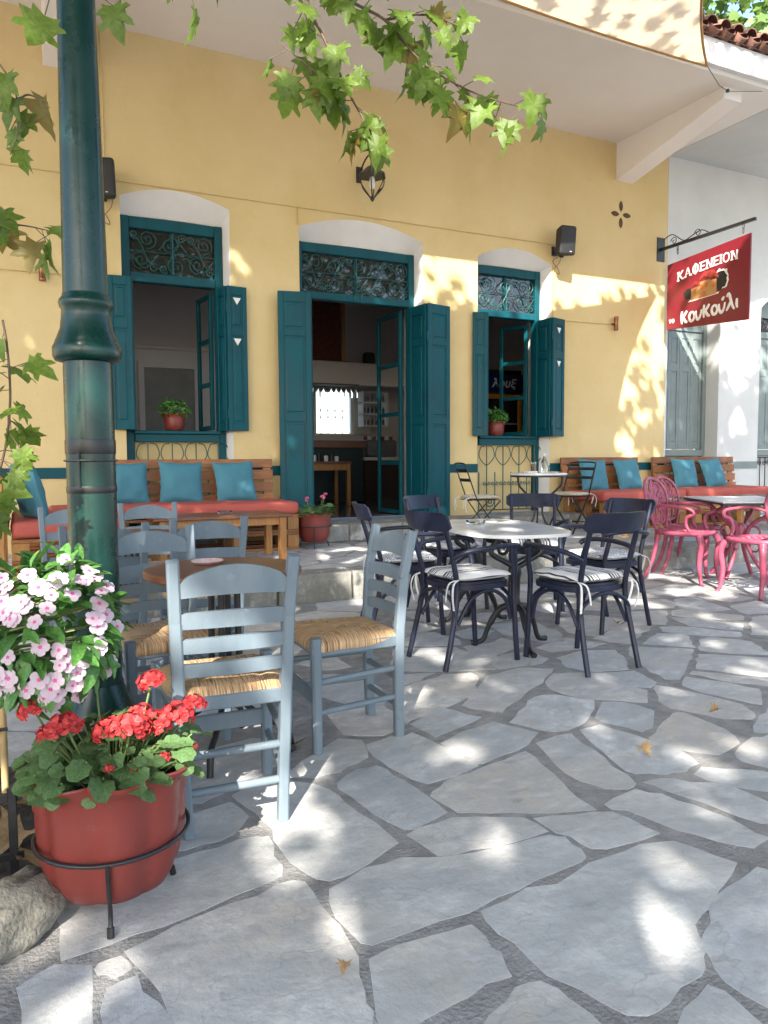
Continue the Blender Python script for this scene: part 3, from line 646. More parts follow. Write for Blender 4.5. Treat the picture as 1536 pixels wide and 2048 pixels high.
leafboard(house, (1.135, .17), (1.120, -.06), 1.48, 3.05, PW, T); leafboard(house, (1.118, -.085), (.895, -.055), 1.48, 3.05, PW, T)
leafboard(house, (2.065, .17), (2.105, -.06), 1.48, 3.05, PW, T); leafboard(house, (2.11, -.085), (2.335, -.06), 1.48, 3.05, PW, T, True)
leafboard(house, (3.075, .17), (3.05, -.16), .44, 3.04, PD, T); leafboard(house, (3.04, -.185), (2.68, -.11), .44, 3.04, PD, T)
leafboard(house, (4.485, .17), (4.53, -.19), .44, 3.04, PD, T); leafboard(house, (4.535, -.215), (4.89, -.13), .44, 3.04, PD, T)
leafboard(house, (5.50, .17), (5.475, -.10), 1.45, 3.02, PW, T); leafboard(house, (5.45, -.125), (5.29, -.04), 1.45, 3.02, PW, T)
leafboard(house, (6.425, .17), (6.45, -.15), 1.45, 3.02, PW, T); leafboard(house, (6.455, -.175), (6.71, -.09), 1.45, 3.02, PW, T, True)
def casement(p0, p1, z0, z1, n, root=house):
    p0 = Vector((*p0, 0)); p1 = Vector((*p1, 0)); w_ = (p1-p0).length; d = (p1-p0).normalized(); nr = Vector((d.y, -d.x, 0)); off = root.location
    X = Matrix(((d.x, nr.x, 0, p0.x-off.x), (d.y, nr.y, 0, p0.y-off.y), (0, 0, 1, z0), (0, 0, 0, 1))); h = z1-z0
    f = MB(); st = .05
    f.box(0, st, -.02, .02, 0, h, c=.004, M=X); f.box(w_-st, w_, -.02, .02, 0, h, c=.004, M=X)
    for i in range(n+1): f.box(st, w_-st, -.018, .018, max(0, i*(h-.05)/n), max(0, i*(h-.05)/n)+.05, c=.004, M=X)
    c = f.build('inner_casement', M['teal'], root)
    g = MB(); g.box(st, w_-st, -.003, .003, .05, h-.05, M=X); g.build('casement_pane', M['thin'], c)
casement((2.03, .30), (1.97, .72), 1.50, 3.03, 3); casement((6.40, .30), (6.22, .70), 1.48, 3.0, 3)
casement((4.44, .30), (4.42, .95), .45, 3.03, 4)
# horseshoe over the door
hs = HB(); hs.tube([(3.78+.045*math.cos(rad(a)), FY-.045, 3.10+.05*math.sin(rad(a))) for a in range(-50, 231, 14)], .007, 6); hs.build('horseshoe', M['iron'], smooth=50)
# thin painted conduits on the wall
cd = HB()
for pts in ([(-7, -.012, 4.01), (2.96, -.012, 4.02), (2.96, -.012, 3.82)], [(2.97, -.014, 4.02), (6.585, -.012, 4.02), (6.585, -.012, 2.9)],
            [(-.2, -.012, 3.02), (1.0, -.012, 3.03)], [(6.7, -.012, 3.03), (7.6, -.012, 3.04)], [(.9, -.012, 5.5), (.9, -.012, 4.15)]):
    cd.tube(pts, .0075, 6)
cd.build('wall_conduit', M['yellow'], smooth=50)
# petal shaped air holes: flat patches, the shade inside them painted dark
M['holeshade'] = mat('painted hole shade', (.06, .032, .018), .9, (.14, .075, .035), 14)
for a in range(4):
    an = a*PI/2; c = (7.765+.085*math.cos(an)*1.25, 4.57+.115*math.sin(an)); hz = HB(); n = 16; ring = []
    L, Wd = .075, .036
    for i in range(n):
        t = 2*PI*i/n; u = L*math.cos(t); v_ = Wd*math.sin(t)*abs(math.sin(t))**.5
        ring.append((c[0]+u*math.cos(an)-v_*math.sin(an), c[1]+u*math.sin(an)+v_*math.cos(an)))
    hz.add([(x, -.003, z) for x, z in ring]+[(c[0]+(x-c[0])*.75, .0-.0015, c[1]+(z-c[1])*.75) for x, z in ring],
           [tuple(range(n, 2*n))]+[(i, (i+1) % n, n+(i+1) % n, n+i) for i in range(n)], )
    hz.build('painted_air_hole', M['holeshade'])

# ---------------- rooms behind the openings
rm = HB(); Y0, Y1, ZC = .46, 5.5, 4.6
rm.add([(.1, Y0, .425), (8.55, Y0, .425), (8.55, Y1, .425), (.1, Y1, .425)], [(0, 1, 2, 3)]); rm.build('room_floor', mat('dark marble floor', (.07, .07, .075), .15, (.12, .12, .12), 3), fix=False)
rm = HB()
def quad(b, *p): b.add(p, [tuple(range(len(p)))])
quad(rm, (.1, Y0, .42), (.1, Y1, .42), (.1, Y1, ZC), (.1, Y0, ZC)); quad(rm, (8.55, Y0, .42), (8.55, Y1, .42), (8.55, Y1, ZC), (8.55, Y0, ZC))
quad(rm, (.1, Y0, ZC), (8.55, Y0, ZC), (8.55, Y1, ZC), (.1, Y1, ZC))
bx0, bx1, bz0, bz1 = 5.22, 5.95, 1.67, 2.47
quad(rm, (.1, Y1, .42), (bx0, Y1, .42), (bx0, Y1, ZC), (.1, Y1, ZC)); quad(rm, (bx1, Y1, .42), (8.55, Y1, .42), (8.55, Y1, ZC), (bx1, Y1, ZC))
quad(rm, (bx0, Y1, .42), (bx1, Y1, .42), (bx1, Y1, bz0), (bx0, Y1, bz0)); quad(rm, (bx0, Y1, bz1), (bx1, Y1, bz1), (bx1, Y1, ZC), (bx0, Y1, ZC))
# inner skin of the front wall so that no light leaks in round the frames
xs = .1
for o in OPEN:
    quad(rm, (xs, Y0, .42), (o['f0'], Y0, .42), (o['f0'], Y0, ZC), (xs, Y0, ZC)); quad(rm, (o['f0'], Y0, o['ft']), (o['f1'], Y0, o['ft']), (o['f1'], Y0, ZC), (o['f0'], Y0, ZC))
    for xx in (o['f0'], o['f1']): quad(rm, (xx, FY, .42), (xx, Y0, .42), (xx, Y0, o['ft']), (xx, FY, o['ft']))
    quad(rm, (o['f0'], FY, o['ft']), (o['f1'], FY, o['ft']), (o['f1'], Y0, o['ft']), (o['f0'], Y0, o['ft']))
    xs = o['f1']
quad(rm, (xs, Y0, .42), (8.55, Y0, .42), (8.55, Y0, ZC), (xs, Y0, ZC))
rm.build('room_walls', M['interior'], fix=False)
pt = HB(); pt.box(.11, 3.3, 3.0, 3.1, .43, ZC); pt.box(.11, 3.3, 2.90, 2.999, .43, 2.74); pt.box(.11, 3.3, 2.86, 2.995, 2.741, 2.80, c=.01)
pt.build('inner_partition', M['interior'])
dr = HB(); dr.box(1.66, 2.36, 2.87, 2.899, .43, 2.48); dr.build('inner_door', mat('grey inner door', (.22, .21, .20), .6))
da = HB()
for a, b, c, d in ((1.58, 1.659, .43, 2.56), (2.361, 2.44, .43, 2.56), (1.659, 2.361, 2.481, 2.56)): da.box(a, b, 2.85, 2.898, c, d)
da.build('door_architrave', M['interior'])
bm_ = HB(); bm_.box(3.6, 8.54, 4.0, 4.5, 2.47, 2.86); bm_.build('gallery_beam', M['interior'])
wl = HB()
for x in (5.33, 5.48, 5.63, 5.78): 
    wl.tube([(x, 5.47, 1.67), (x, 5.47, 2.47)], .008, 6)
    for s_ in (-1, 1): wl.tube([(x, 5.47, 1.95), (x+s_*.04, 5.47, 2.05), (x, 5.47, 2.15)], .006, 5)
wl.build('back_window_bars', M['offwhite'])
wf = HB()
for a, b, c, d in ((5.18, 5.22, 1.63, 2.51), (5.95, 5.99, 1.63, 2.51), (5.22, 5.95, 2.47, 2.51), (5.22, 5.95, 1.63, 1.67)): wf.box(a, b, 5.42, 5.52, c, d)
wf.box(5.99, 6.35, 5.40, 5.43, 1.66, 2.48); wf.build('back_window_frame', M['offwhite'])

def simple(name, label, cat, loc, group=None): return thing(name, label, cat, loc, 0, group)
# bar counter, table, shelf, glasses, rug, fridge seen through the openings
t = simple('bar_counter', 'wooden topped dark bar counter seen through the open door', 'counter', (5.3, 4.2, .43))
b = MB(); b.box(-1.0, .28, -.3, .25, .93, 1.06, c=.01); b.build('counter_top', M['walnut'], t); b = MB(); b.box(-.95, .25, -.22, .2, 0, .93); b.build('counter_base', mat('dark teal counter', (.012, .03, .035), .6), t)
t = simple('wooden_table', 'light wooden table inside behind the open cafe door', 'table', (4.45, 2.95, .43))
b = MB(); b.box(-.42, .30, -.3, .3, .66, .70, c=.004); b.build('table_top', M['walnut'], t)
for x in (-.38, .26):
    for y in (-.26, .26): b = MB(); b.box(x-.03, x+.03, y-.03, y+.03, 0, .66, c=.004); b.build('leg', M['pinez'], t)
b = MB(); b.box(-.38, .26, -.28, -.25, .56, .655); b.build('apron', M['pinez'], t)
for i, (x, h) in enumerate(((4.2, .10), (4.29, .12), (4.40, .09), (4.50, .11), (4.58, .08))):
    b = MB(); b.lathe([(.032, 0), (.034, h*.8), (.028, h)], 12, capt=True)
    tag(b.build('jar', M['offwhite'] if i % 2 == 0 else M['blackiron'], loc=(x, 2.85+.03*(i % 2), 1.131), smooth=40), ['first small white jar on the inside table, counted from the left', 'dark jar beside the leftmost white jar on the inside table', 'middle white jar on the inside table', 'dark jar right of the middle white jar inside', 'rightmost small white jar on the inside table'][i], 'jar', 'jars on the inside table')
t = simple('glass_rack', 'row of wine glasses hanging upside down above the bar', 'glass rack', (4.95, 3.9, 2.46))
b = MB(); b.box(-.42, .45, -.12, .1, -.02, 0); b.build('rack_board', M['darkwood'], t)
for i in range(9):
    b = MB(); x = -.36+i*.092+(.05 if i > 2 else 0); b.lathe([(.03, -.025), (.004, -.035), (.004, -.10), (.03, -.13), (.036, -.18), (.03, -.225)], 12, (x, -.02, 0), capb=False); b.build('wine_glass', M['thin'], t, smooth=60)
t = simple('wall_shelf', 'white framed bottle shelf on the wall behind the bar', 'shelf', (6.15, 4.85, 1.8))
b = MB()
for z in (-.02, .2, .42, .62): b.box(-.26, .26, -.14, .1, z, z+.025)
for x in (-.26, .25): b.box(x, x+.025, -.14, .1, 0, .62)
b.build('shelf_frame', M['offwhite'], t)
rb = random.Random(2); btl = [mat('bottle glass %d' % i, c, .15) for i, c in enumerate(((.03, .05, .02), (.2, .22, .25), (.15, .06, .02), (.05, .1, .2)))]
for z in (.005, .225, .445):
    for i in range(6):
        b = MB(); x = -.2+i*.08; h = rb.uniform(.12, .16); b.lathe([(.026, 0), (.027, h*.6), (.01, h*.78), (.01, h)], 10, (x, -.06, z), capt=True); b.build('bottle', btl[rb.randrange(4)], t, smooth=50)
t = simple('coffee_machine', 'cluttered steel coffee machine on the bar side below the shelf', 'coffee machine', (6.2, 4.7, 1.2))
b = MB(); b.box(-.35, .3, -.2, .2, 0, .32, c=.03); b.build('machine_body', mat('brushed steel', (.3, .29, .28), .35, metal=.8), t)
b = MB(); b.box(-.4, .35, -.25, .22, -.06, -.001, c=.006); b.build('worktop', M['offwhite'], t); b = MB(); b.box(-.38, .33, -.2, .2, -.78, -.061); b.build('cabinet', M['darkwood'], t)
for i in range(7): b = MB(); b.lathe([(.03, 0), (.038, .07)], 12, (-.3+i*.09, -.05, .321), capt=True); b.build('cup', M['offwhite'] if i % 2 else M['terra'], t, smooth=40)
t = simple('hanging_rug', 'dark red patterned rug hanging high behind the bar', 'rug', (4.98, 4.12, 2.9))
b = MB(); b.box(-.36, .22, 0, .03, 0, 1.1); b.build('rug_cloth', mat('rug weave', (.16, .03, .018), .9, (.05, .02, .015), 22, detail=2), t); b = MB(); b.box(.23, .30, -.02, .03, 0, 1.1); b.build('wood_edge', M['pinez'], t)
b = MB(); b.box(-.1, .1, -.08, .08, 0, .22, c=.03); tag(b.build('speaker_box', M['speaker'], loc=(5.78, 4.2, 2.861)), 'black speaker box standing on the inside gallery beam', 'speaker')
t = simple('drinks_fridge', 'drinks fridge with blue header and orange frame inside right window', 'fridge', (7.3, 2.45, .43))
b = MB(); b.box(-.36, .42, -.2, .5, 0, 2.2, c=.01); b.build('fridge_body', M['blackiron'], t)
b = MB(); b.box(-.36, .42, -.26, -.201, 1.82, 2.12, c=.01); b.build('header', mat('blue header', (.012, .022, .12), .35), t)
b = MB()
for a in ((-.34, -.27, .1, 1.8), (.33, .40, .1, 1.8), (-.27, .33, 1.72, 1.8), (-.27, .33, .1, .18)): b.box(a[0], a[1], -.24, -.201, a[2], a[3], c=.006)
b.build('door_frame', mat('orange yellow frame', (.62, .26, .02), .4), t)
b = MB()
for z in (.5, .9, 1.3): b.box(-.27, .33, -.215, -.202, z, z+.02)
b.build('shelf_edge', M['offwhite'], t)
# ================================================================== the grey neighbour house
nb = thing('grey_house', 'pale grey neighbour house with grey green shuttered arched openings', 'building', (12.0, 0, 0))
def NB(): 
    b = HB(); return b
NO = [(8.70, 9.79, 3.52, 3.78), (10.70, 11.85, 3.52, 3.78), (12.8, 13.95, 3.52, 3.78)]
wl = HB(); rv = HB(); xs = 8.665
for x0, x1, sp, ap in NO:
    quad(wl, (xs, .002, .15), (x0, .002, .15), (x0, .002, 5.52), (xs, .002, 5.52)); A = arch_pts(x0, x1, sp, ap)
    v = [(x, .002, z) for x, z in A]+[(x1, .002, 5.52), (x0, .002, 5.52)]; wl.add(v, [tuple(range(len(v)))])
    out = [(x0, .2)]+A+[(x1, .2)]; n = len(out); v = [(x, .002, z) for x, z in out]+[(x, .34, z) for x, z in out]
    rv.add(v, [(i, i+1, n+i+1, n+i) for i in range(n-1)]); xs = x1
quad(wl, (xs, .002, .15), (18, .002, .15), (18, .002, 5.52), (xs, .002, 5.52))
wl.build('front_wall', M['greywall'], root=nb, fix=False); rv.build('reveal', M['greywall'], root=nb, fix=False, smooth=35)
s_ = HB(); s_.box(8.661, 18, -1.95, .05, 5.525, 5.58); s_.build('eave_soffit', M['greywall'], root=nb)
s_ = HB(); s_.box(8.661, 18, -2.02, -1.951, 5.575, 5.86, c=.006); s_.build('fascia', M['white'], root=nb)
s_ = HB(); s_.add([(8.665, -2.06, 5.865), (18, -2.06, 5.865), (18, 3.2, 7.8), (8.665, 3.2, 7.8), (18, 8, 5.9), (8.665, 8, 5.9)], [(0, 1, 2, 3), (3, 2, 4, 5)]); nroof = s_.build('roof', M['tile'], root=nb)
tile_row(nb, nroof, 8.7, 11.2, 2, None)
s_ = HB()
for a, b in ((8.666, 8.69), (9.80, 10.69), (11.86, 12.79)): s_.box(a, b, -.016, .003, .98, 1.09, c=.003)
s_.build('dado_band', M['greyteal'], root=nb)
for x0, x1, sp, ap in NO:
    f = HB(); f.box(x0, x0+.07, .24, .36, .24, sp); f.box(x1-.07, x1, .24, .36, .24, sp); f.box(x0+.07, x1-.07, .25, .36, 3.1, 3.2)
    A = arch_pts(x0, x1, sp, ap); f.prism([(x, z) for x, z in A]+[(x1, sp-.09), (x0, sp-.09)], .25, .36); f.box(x0+.07, x1-.07, .22, .36, 1.18, 1.28, c=.006)
    fo = f.build('window_frame', M['greyteal'], root=nb)
    p = HB(); p.box(x0+.07, x1-.07, .32, .33, 3.2, sp-.09); p.build('transom_pane', M['glassdark'], fo, root=nb)
    g = HB(); transom_scrolls(g, x0+.07, x1-.07, 3.21, sp-.1, .27); g.build('transom_grille', M['blackiron'], fo, root=nb, smooth=60)
    n = 4; ww = (x1-x0-.14)/n
    for i in range(n): leafboard(nb, (x0+.07+i*ww+.002, .29), (x0+.07+(i+1)*ww-.002, .29), 1.29, 3.095, PW, M['greyteal'])
    g = HB(); y = .2
    for i in range(9): g.tube([(x0+.08+i*(x1-x0-.16)/8, y, .3), (x0+.08+i*(x1-x0-.16)/8, y, 1.15)], .008, 6)
    g.tube([(x0+.07, y, 1.15), (x1-.07, y, 1.15)], .01, 6)
    for i in range(4):
        for s2 in (-1, 1): g.tube(scroll(x0+.14+(i+.5)*(x1-x0-.28)/4+s2*.055, 1.07, .05, 90, 1.5, y-.01, 18, s2), .007, 5)
    g.build('window_railing', M['blackiron'], fo, root=nb, smooth=60)
    g = HB(); g.box(x0+.07, x1-.07, .30, .36, .23, 1.18); g.build('parapet_panel', M['greywall'], fo, root=nb)

# ================================================================== furniture builders
def uvmat_rush():
    m = bpy.data.materials.new('rush weave'); m.use_nodes = True; n = m.node_tree.nodes; L = m.node_tree.links; b = n['Principled BSDF']
    uv = n.new('ShaderNodeUVMap'); uv.uv_map = 'strand'; mp = n.new('ShaderNodeMapping'); mp.inputs['Scale'].default_value = (210, 6, 1); L.new(uv.outputs[0], mp.inputs[0])
    nz = n.new('ShaderNodeTexNoise'); nz.inputs['Scale'].default_value = 1; nz.inputs['Detail'].default_value = 3; L.new(mp.outputs[0], nz.inputs['Vector'])
    r = n.new('ShaderNodeValToRGB'); e = r.color_ramp.elements; e[0].position = .3; e[0].color = (.13, .065, .03, 1); e[1].position = .7; e[1].color = (.70, .50, .31, 1)
    x = e.new(.48); x.color = (.45, .27, .13, 1); L.new(nz.outputs['Fac'], r.inputs[0]); L.new(r.outputs[0], b.inputs['Base Color'])
    b.inputs['Roughness'].default_value = .6
    bp = n.new('ShaderNodeBump'); bp.inputs['Strength'].default_value = 1; bp.inputs['Distance'].default_value = .006; L.new(nz.outputs['Fac'], bp.inputs['Height']); L.new(bp.outputs[0], b.inputs['Normal'])
    return m
M['rush'] = uvmat_rush()
def stripes(name, cols, scale, axis=0):
    m = bpy.data.materials.new(name); m.use_nodes = True; n = m.node_tree.nodes; L = m.node_tree.links; b = n['Principled BSDF']; b.inputs['Roughness'].default_value = .85
    tc = n.new('ShaderNodeTexCoord'); sx = n.new('ShaderNodeSeparateXYZ'); L.new(tc.outputs['Object'], sx.inputs[0])
    ml = n.new('ShaderNodeMath'); ml.operation = 'MULTIPLY'; ml.inputs[1].default_value = scale; L.new(sx.outputs[axis], ml.inputs[0])
    fr = n.new('ShaderNodeMath'); fr.operation = 'FRACT'; L.new(ml.outputs[0], fr.inputs[0])
    r = n.new('ShaderNodeValToRGB'); r.color_ramp.interpolation = 'CONSTANT'; e = r.color_ramp.elements
    e[0].position = 0; e[0].color = (*cols[0][1], 1); e[1].position = cols[1][0]; e[1].color = (*cols[1][1], 1)
    for p, c in cols[2:]: x = e.new(p); x.color = (*c, 1)
    L.new(fr.outputs[0], r.inputs[0]); L.new(r.outputs[0], b.inputs['Base Color'])
    return m
wht = (.74, .73, .72); blk = (.03, .03, .035); gry = (.22, .22, .24)
M['striped'] = stripes('black and white striped cotton', [(0, wht), (.30, blk), (.40, wht), (.46, blk), (.53, wht), (.60, gry), (.66, wht), (.74, blk), (.80, wht)], 6.5)
def paisley(name, bgc, ink, scale):
    m = bpy.data.materials.new(name); m.use_nodes = True; n = m.node_tree.nodes; L = m.node_tree.links; b = n['Principled BSDF']; b.inputs['Roughness'].default_value = .85
    tc = n.new('ShaderNodeTexCoord'); nz = n.new('ShaderNodeTexNoise'); nz.inputs['Scale'].default_value = scale*.5; nz.inputs['Detail'].default_value = 1; nz.inputs['Distortion'].default_value = 2.5; L.new(tc.outputs['Object'], nz.inputs['Vector'])
    ml = n.new('ShaderNodeMath'); ml.operation = 'MULTIPLY'; ml.inputs[1].default_value = 9; L.new(nz.outputs['Fac'], ml.inputs[0]); fr = n.new('ShaderNodeMath'); fr.operation = 'FRACT'; L.new(ml.outputs[0], fr.inputs[0])
    r = n.new('ShaderNodeValToRGB'); r.color_ramp.interpolation = 'CONSTANT'; e = r.color_ramp.elements; e[0].position = 0; e[0].color = (*bgc, 1); e[1].position = .62; e[1].color = (*ink, 1)
    L.new(fr.outputs[0], r.inputs[0]); L.new(r.outputs[0], b.inputs['Base Color']); return m
M['paisley'] = paisley('white and blue grey scroll print', (.70, .70, .70), (.14, .16, .22), 26)
M['florals'] = paisley('cream floral print', (.70, .64, .52), (.34, .28, .16), 30)
M['ribbon'] = mat('white tie ribbon', (.75, .75, .74), .7)

def rbox(name, sx, sy, sz, r, m, parent=None, seg=4, loc=None, wob=0.0, cuts=0):
    bm = bmesh.new(); bmesh.ops.create_cube(bm, size=1)
    for v in bm.verts: v.co = Vector((v.co.x*sx, v.co.y*sy, v.co.z*sz))
    bmesh.ops.bevel(bm, geom=list(bm.edges), offset=r, segments=seg, profile=.5, affect='EDGES')
    if cuts: bmesh.ops.subdivide_edges(bm, edges=[e for e in bm.edges if e.calc_length() > .25], cuts=cuts, use_grid_fill=True)
    if wob:
        for v in bm.verts: v.co += v.normal*mnoise.noise(v.co*5)*wob if v.normal.length else Vector()
    me = bpy.data.meshes.new(name); bm.to_mesh(me); bm.free(); me.materials.append(m)
    me.polygons.foreach_set('use_smooth', [True]*len(me.polygons))
    return link(name, me, parent, loc)

def rush_seat(parent, wf, wb, d, z, name='rush_seat'):
    N = 14; v = []; uvs = {}; f = []
    def P(u, q):                                   # u,q in -1..1
        wd = (wb+(wf-wb)*(q+1)/2)/2; return u*wd, q*d/2
    for j in range(N+1):
        for i in range(N+1):
            u = -1+2*i/N; q = -1+2*j/N; e = max(abs(u), abs(q)); x, y = P(u, q)
            zz = z+.010*(1-e)-.016*max(0, e-.82)/.18*(e > .82)-.010*math.exp(-((abs(abs(u)-abs(q)))/.08)**2)*(e > .15)+.004*mnoise.noise(Vector((x*14, y*14, 0)))
            v.append((x*1.03, y*1.03, zz))
    for j in range(N):
        for i in range(N): f.append((j*(N+1)+i, j*(N+1)+i+1, (j+1)*(N+1)+i+1, (j+1)*(N+1)+i))
    base = len(v); ring = [j*(N+1) for j in range(0)]
    border = [i for i in range(N)]+[j*(N+1)+N for j in range(N)]+[N*(N+1)+N-i for i in range(N)]+[(N-j)*(N+1) for j in range(N)]
    K = len(border)
    for kk, (s_, dz) in enumerate(((1.035, -.014), (1.03, -.034), (.97, -.046))):
        for bi in border: x, y, zz = v[bi]; v.append((x*s_/1.0, y*s_, zz+dz))
    for kk in range(3):
        a = (lambda i: border[i]) if kk == 0 else (lambda i, kk=kk: base+(kk-1)*K+i)
        c = lambda i, kk=kk: base+kk*K+i
        for i in range(K): f.append((a(i), c(i), c((i+1) % K), a((i+1) % K)))
    f.append(tuple(base+2*K+i for i in range(K)))
    me = bpy.data.meshes.new(name); me.from_pydata(v, [], f); me.materials.append(M['rush'])
    ul = me.uv_layers.new(name='strand')
    for p in me.polygons:
        cx, cy, _ = p.center; side = abs(cx)/wf > abs(cy)/d
        for li in p.loop_indices:
            co = me.vertices[me.loops[li].vertex_index].co
            ul.data[li].uv = (co.y+3, co.x*2) if side else (co.x, co.y*2)
    me.polygons.foreach_set('use_smooth', [True]*len(me.polygons)); me.update()
    bm = bmesh.new(); bm.from_mesh(me); bmesh.ops.recalc_face_normals(bm, faces=bm.faces); bm.to_mesh(me); bm.free()
    return link(name, me, parent)

def make_taverna(label):
    t = thing('taverna_chair', label, 'chair'); m = M['chairgrey']
    for s_ in (-1, 1):
        P = [(s_*.146, -.195, 0), (s_*.156, -.188, .22), (s_*.165, -.190, .45), (s_*.172, -.205, .66), (s_*.180, -.245, .85)]
        b = MB()
        for i in range(4): b.bar(P[i], P[i+1], .036 if i > 1 else .034+.002*i, .040 if i < 3 else .036, c=.006, upv=(0, 1, 0))
        b.build('back_post', m, t)
        b = MB(); b.bar((s_*.185, .175, 0), (s_*.19, .18, .455), .036, .036, c=.008, upv=(0, 1, 0), w2=.040, h2=.040); b.build('front_leg', m, t)
        b = MB(); b.bar((s_*.164, -.18, .405), (s_*.188, .16, .405), .022, .045, c=.004); b.build('seat_rail', m, t)
        for z in (.16, .28):
            b = MB(); b.tube([(s_*.152, -.18, z+.01), (s_*.188, .17, z)], .0125, 10); b.build('stretcher', m, t, smooth=50)
    b = MB(); b.bar((-.17, .178, .405), (.17, .178, .405), .022, .045, c=.004); b.build('seat_rail', m, t)
    b = MB(); b.bar((-.15, -.19, .405), (.15, -.19, .405), .022, .045, c=.004); b.build('seat_rail', m, t)
    b = MB(); b.bar((-.172, .177, .215), (.172, .177, .215), .018, .06, c=.004); b.build('front_stretcher', m, t)
    for z in (.13, .245): b = MB(); b.tube([(-.15, -.188, z), (.15, -.188, z)], .013, 10); b.build('back_stretcher', m, t, smooth=50)
    rush_seat(t, .385, .325, .37, .452)
    def yb(z): return -.190-.015*max(0, min(1, (z-.45)/.21))-.04*max(0, (z-.66)/.19)
    def slat(z0, z1, name, archh=0.0):
        b = MB(); n = 12; v = []
        for i in range(n+1):
            u = -1+2*i/n; x = u*.164; bow = -.018*(1-u*u); zt = z1+archh*(1-u*u)-archh*.25*(abs(u) > .93)
            for z, dy in ((z0+archh*.18*(1-u*u), -.009), (zt, -.009), (zt, .009), (z0+archh*.18*(1-u*u), .009)): v.append((x, yb(z)+bow+dy, z))
        b.add(v, [(i*4+k, i*4+(k+1) % 4, (i+1)*4+(k+1) % 4, (i+1)*4+k) for i in range(n) for k in range(4)]+[(0, 1, 2, 3), tuple(n*4+k for k in range(4))])
        b.build(name, m, t, smooth=35)
    slat(.735, .788, 'crest_rail', .047); slat(.640, .688, 'back_slat', .006); slat(.565, .608, 'back_slat', .004); slat(.492, .532, 'back_slat', .003)
    return t

def seat_cushion(parent, w_, d, h, z, m, y0=0.0, ties=True, name='seat_cushion'):
    N = 16; v = []; f = []
    def pt(u, q):
        k = 1-.10*(u*u*q*q); x = u*w_/2*k; y = q*d/2*k; return x, y
    for sgn in (1, -1):
        for j in range(N+1):
            for i in range(N+1):
                u = -1+2*i/N; q = -1+2*j/N; x, y = pt(u, q); e = (1-u**4)*(1-q**4); th = h*.5*(max(e, 0))**.38
                if sgn > 0:
                    for tu in (-.4, .4):
                        for tq in (-.4, .4): th -= h*.16*math.exp(-((u-tu)**2+(q-tq)**2)/.02)
                    th += .006*mnoise.noise(Vector((x*16, y*16, 1)))
                v.append((x, y+y0, z+h*.45+sgn*th*(1 if sgn > 0 else .8)))
    for s_ in (0, 1):
        o = s_*(N+1)**2
        for j in range(N):
            for i in range(N):
                q = (o+j*(N+1)+i, o+j*(N+1)+i+1, o+(j+1)*(N+1)+i+1, o+(j+1)*(N+1)+i); f.append(q if s_ == 0 else q[::-1])
    b = MB(); b.add(v, f); c = b.build(name, m, parent, smooth=80, fix=False)
    if ties:
        for s_ in (-1, 1):
            x = s_*w_*.43; y = y0-d*.46; k = s_*.02
            for P_ in ([(x, y, z+.02), (x+k, y-.045, z), (x+k*1.5, y-.06, z-.06), (x+k, y-.045, z-.14)], [(x, y, z+.02), (x-k*.5, y-.05, z+.005), (x-k*1.2, y-.06, z-.04), (x-k*2, y-.055, z-.10)]):
                r = MB(); r.tube(smooth_path(P_, 4), .0042, 5, flat=((1, 0, 0), 1.5)); r.build('tie_ribbon', M['ribbon'], c, smooth=60)
    return c

